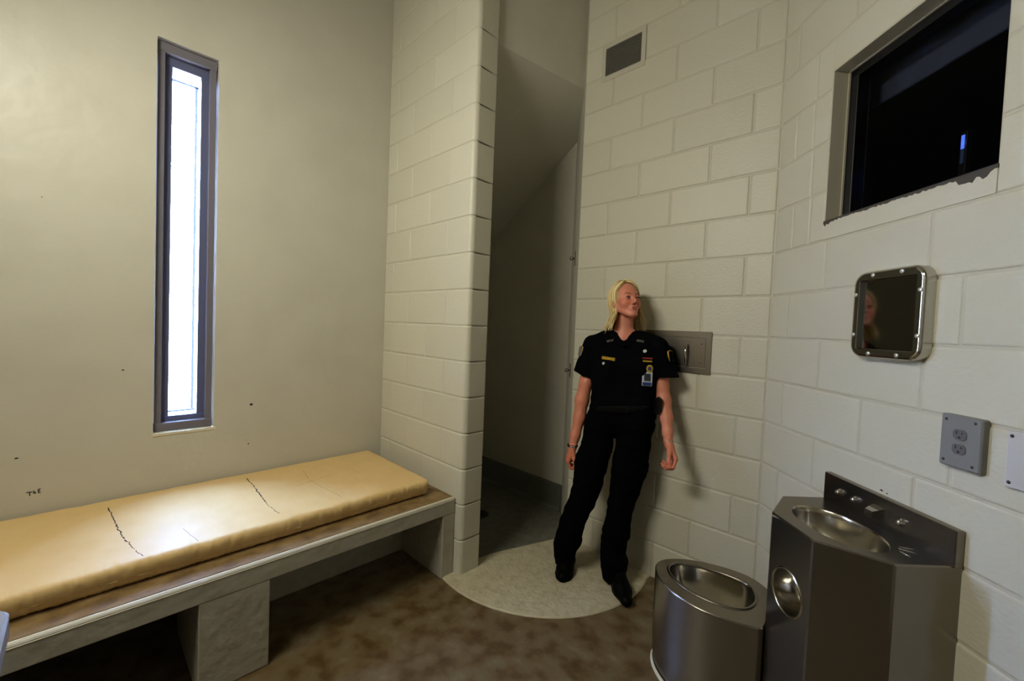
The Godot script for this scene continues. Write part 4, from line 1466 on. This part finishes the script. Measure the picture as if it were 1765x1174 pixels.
	# insignia on the shirt
	var stick := func(called: String, x: float, y: float, outline: PackedVector2Array, h: float, mt: Material, roll := 0.0, parent: Node = null, lift := 0.0):
		# x to the left hand and y up, measured from the chest's middle; pressed onto the cloth
		var from := Vector3(-1.19, 0, -2.15) + S * x + Vector3(0, y, 0) + F * .30
		var p := sf.surface(from, -F) + F * (.003 + lift)
		var mm := MB.new()
		mm.prism(outline, 0, h, h * .3, Transform3D(Basis(S, Vector3.UP, F).rotated(F, roll), p))
		return put.call(called, mm, mt, parent if parent else shirt)
	stick.call("name_plate", -.090, 1.273, rounded(.072, .017, .002, 2), .003, M.gold, -.10)
	stick.call("pin", -.115, 1.245, rounded(.014, .016, .006, 3), .003, M.white)
	stick.call("pen", .100, 1.325, rounded(.020, .016, .007, 3), .003, M.white, .4)
	stick.call("ribbon_bar", .115, 1.287, rounded(.052, .008, .001, 1), .003, M.red)
	stick.call("ribbon_bar", .115, 1.272, rounded(.048, .008, .001, 1), .003, M.gold)
	var star := PackedVector2Array()
	for k in 24: star.append(Vector2.from_angle(TAU * k / 24) * (.021 if k % 2 == 0 else .0185) * Vector2(.85, 1.05))
	var bd := stick.call("badge", .128, 1.233, star, .004, M.gold) as MeshInstance3D
	stick.call("badge_center", .128, 1.233, rounded(.018, .022, .008, 4), .003, M.card_blue, 0.0, shirt, .0035)
	var card := stick.call("id_card", .118, 1.178, rounded(.052, .078, .003, 2), .002, M.card, 0.0, null, .006) as MeshInstance3D
	stick.call("card_photo", .118, 1.186, rounded(.032, .040, .001, 1), .0008, M.card_photo, 0.0, card, .009)
	stick.call("card_strip", .118, 1.151, rounded(.046, .017, .004, 2), .0008, M.card_blue, 0.0, card, .009)
	for k in 2:                                     # letters on the collar points
		var tm := TextMesh.new(); tm.text = "MTCC"; tm.font_size = 16; tm.pixel_size = .0009; tm.depth = .002
		var from: Vector3 = Vector3(-1.19, 0, -2.15) + S * [-.085, .075][k] + Vector3(0, [1.372, 1.378][k], 0) + F * .3
		var o := part("collar_letters", tm, M.silver, shirt)
		o.transform = Transform3D(Basis(S, Vector3.UP, F).rotated(F, [.22, -.12][k]), sf.surface(from, -F) + F * .003 - O)
	for k in 2:                                     # shoulder patches
		var sg: float = [-1.0, 1.0][k]
		var at := Vector3(-1.398, 1.29, -2.08) if k == 0 else Vector3(-1.012, 1.29, -2.22)
		var dn := (S * sg * .95 + F * .55 + Vector3(0, .2, 0)).normalized()
		var p := sf.surface(at + dn * .16, -dn) + dn * .0015
		var px := Vector3.UP.cross(dn).normalized(); var py := dn.cross(px)
		var sh := PackedVector2Array([Vector2(0, -.040), Vector2(.022, -.022), Vector2(.026, .012), Vector2(.024, .030), Vector2(0, .036), Vector2(-.024, .030), Vector2(-.026, .012), Vector2(-.022, -.022)])
		m = MB.new(); m.prism(sh, -.004, .002, .0006, Transform3D(Basis(px, py, dn), p))
		var pt := put.call("shoulder_patch", m, M.gold, shirt) as MeshInstance3D
		m = MB.new(); m.prism(MB.inset(sh, .003), 0, .0008, 0, Transform3D(Basis(px, py, dn), p + dn * .002))
		put.call("patch_field", m, M.patch if k == 0 else M.uniform, shirt)
	# wrist bands
	for k in 2:
		var w: Vector3 = [wR + Vector3(0, .012, 0), wL + Vector3(-.006, .012, -.002)][k]
		var d: Vector3 = [Vector3(.02, 1, .0), -dL][k]
		d = d.normalized()
		var e1 := d.cross(cam).normalized(); var e2 := d.cross(e1)
		m = MB.new(); rows = []
		var rad: float = [.0285, .0262][k]; var ht: float = [.006, .0018][k]
		for q in 5:
			var row := PackedVector3Array()
			for j in 32:
				var a := TAU * j / 32
				var rr := rad + (.002 if q in [1, 2, 3] else 0.0)
				row.append(w + (e1 * cos(a) + e2 * sin(a)) * rr + d * ht * [-1.0, -.8, 0.0, .8, 1.0][q])
			rows.append(row)
		m.grid(rows, true, false, false)
		var bnd := put.call("wristband" if k == 0 else "bracelet", m, M.band if k == 0 else M.silver) as MeshInstance3D
		if k == 0:
			for j in 2:
				m = MB.new(); rows = []
				for q in [-.4, .4]:
					var row := PackedVector3Array()
					for l in 7:
						var a: float = [-1.9, -1.35][j] + .42 * l / 6.0
						row.append(w + (e1 * cos(a) + e2 * sin(a)) * (rad + .0025) + d * ht * q)
					rows.append(row)
				m.grid(rows)
				put.call("band_print", m, M.white, bnd)

# ---------------------------------------------------------------- the lamp behind the camera
func build_lamp() -> void:
	var t := thing("wall_light", "wide sloping wall light fitting high on the wall behind the camera", "light", LAMP_AT)
	var x := Transform3D(Basis(Vector3(1, 0, 0), deg_to_rad(LAMP_TILT)), Vector3.ZERO)      # local -z is where it shines
	var m := MB.new()
	m.prism(rounded(1.0, .44, .02), -.075, -.01, .01, x)
	m.span(Vector3(-.35, -.10, .02), Vector3(.35, .16, .798 - LAMP_AT.z), .01)
	part("housing", m, M.white_plate, t)
	m = MB.new()
	m.prism(rounded(.92, .38, .015), .0, .010, .002, x * Transform3D(Basis(Vector3.UP, PI), Vector3(0, 0, -.074)))
	var em := mat(Color(.9, .88, .82), .5); em.emission_enabled = true; em.emission = Color(1, .98, .905); em.emission_energy_multiplier = 2.0
	part("diffuser", m, em, t)

func _ready() -> void:
	rng.seed = 2024
	# ---- camera
	var cam := Camera3D.new(); cam.name = "camera"
	cam.fov = rad_to_deg(2.0 * atan(587.0 / 722.8)); cam.near = .02; cam.far = 200
	add_child(cam)
	cam.transform = Transform3D(Basis(Vector3(.71542, .04037, -.69753), Vector3(-.0520, .9986, .0044), Vector3(.69676, .03309, .71654)).orthonormalized(), Vector3(0, 1.4278, 0))
	cam.current = true
	# ---- sky, exposure
	var we := WorldEnvironment.new(); we.name = "world"
	var e := Environment.new()
	var sm := ProceduralSkyMaterial.new()
	sm.sky_top_color = Color(.62, .76, 1.0); sm.sky_horizon_color = Color(.80, .89, 1.0); sm.ground_horizon_color = Color(.80, .88, 1.0); sm.ground_bottom_color = Color(.74, .78, .84)
	sm.sky_energy_multiplier = SKY; sm.ground_energy_multiplier = SKY * .8
	var sky := Sky.new(); sky.sky_material = sm
	e.background_mode = Environment.BG_SKY; e.sky = sky
	e.tonemap_mode = Environment.TONE_MAPPER_LINEAR; e.tonemap_exposure = 1.0
	e.sdfgi_enabled = true; e.ssao_enabled = true; e.ssil_enabled = true
	we.environment = e
	add_child(we)
	# ---- the wall light's own light
	var al := AreaLight3D.new(); al.name = "wall_light_glow"
	al.area_size = Vector2(.9, .36); al.light_color = Color(1.0, .98, .905); al.light_energy = LAMP
	al.shadow_enabled = true; al.set("area_range", 12.0)
	al.rotation_degrees = Vector3(LAMP_TILT, 0, 0); al.position = LAMP_AT - al.basis.z * .095
	add_child(al)
	make_materials()
	build_lamp()
	build_room()
	build_bench()
	build_combo()
	build_fittings()
	build_officer()

const LAMP_AT := Vector3(-1.44, 2.84, .58)
const LAMP_TILT := -44.0
const SKY := 7.8
const MIRROR_TILT := -2.5
const LAMP := 3.85
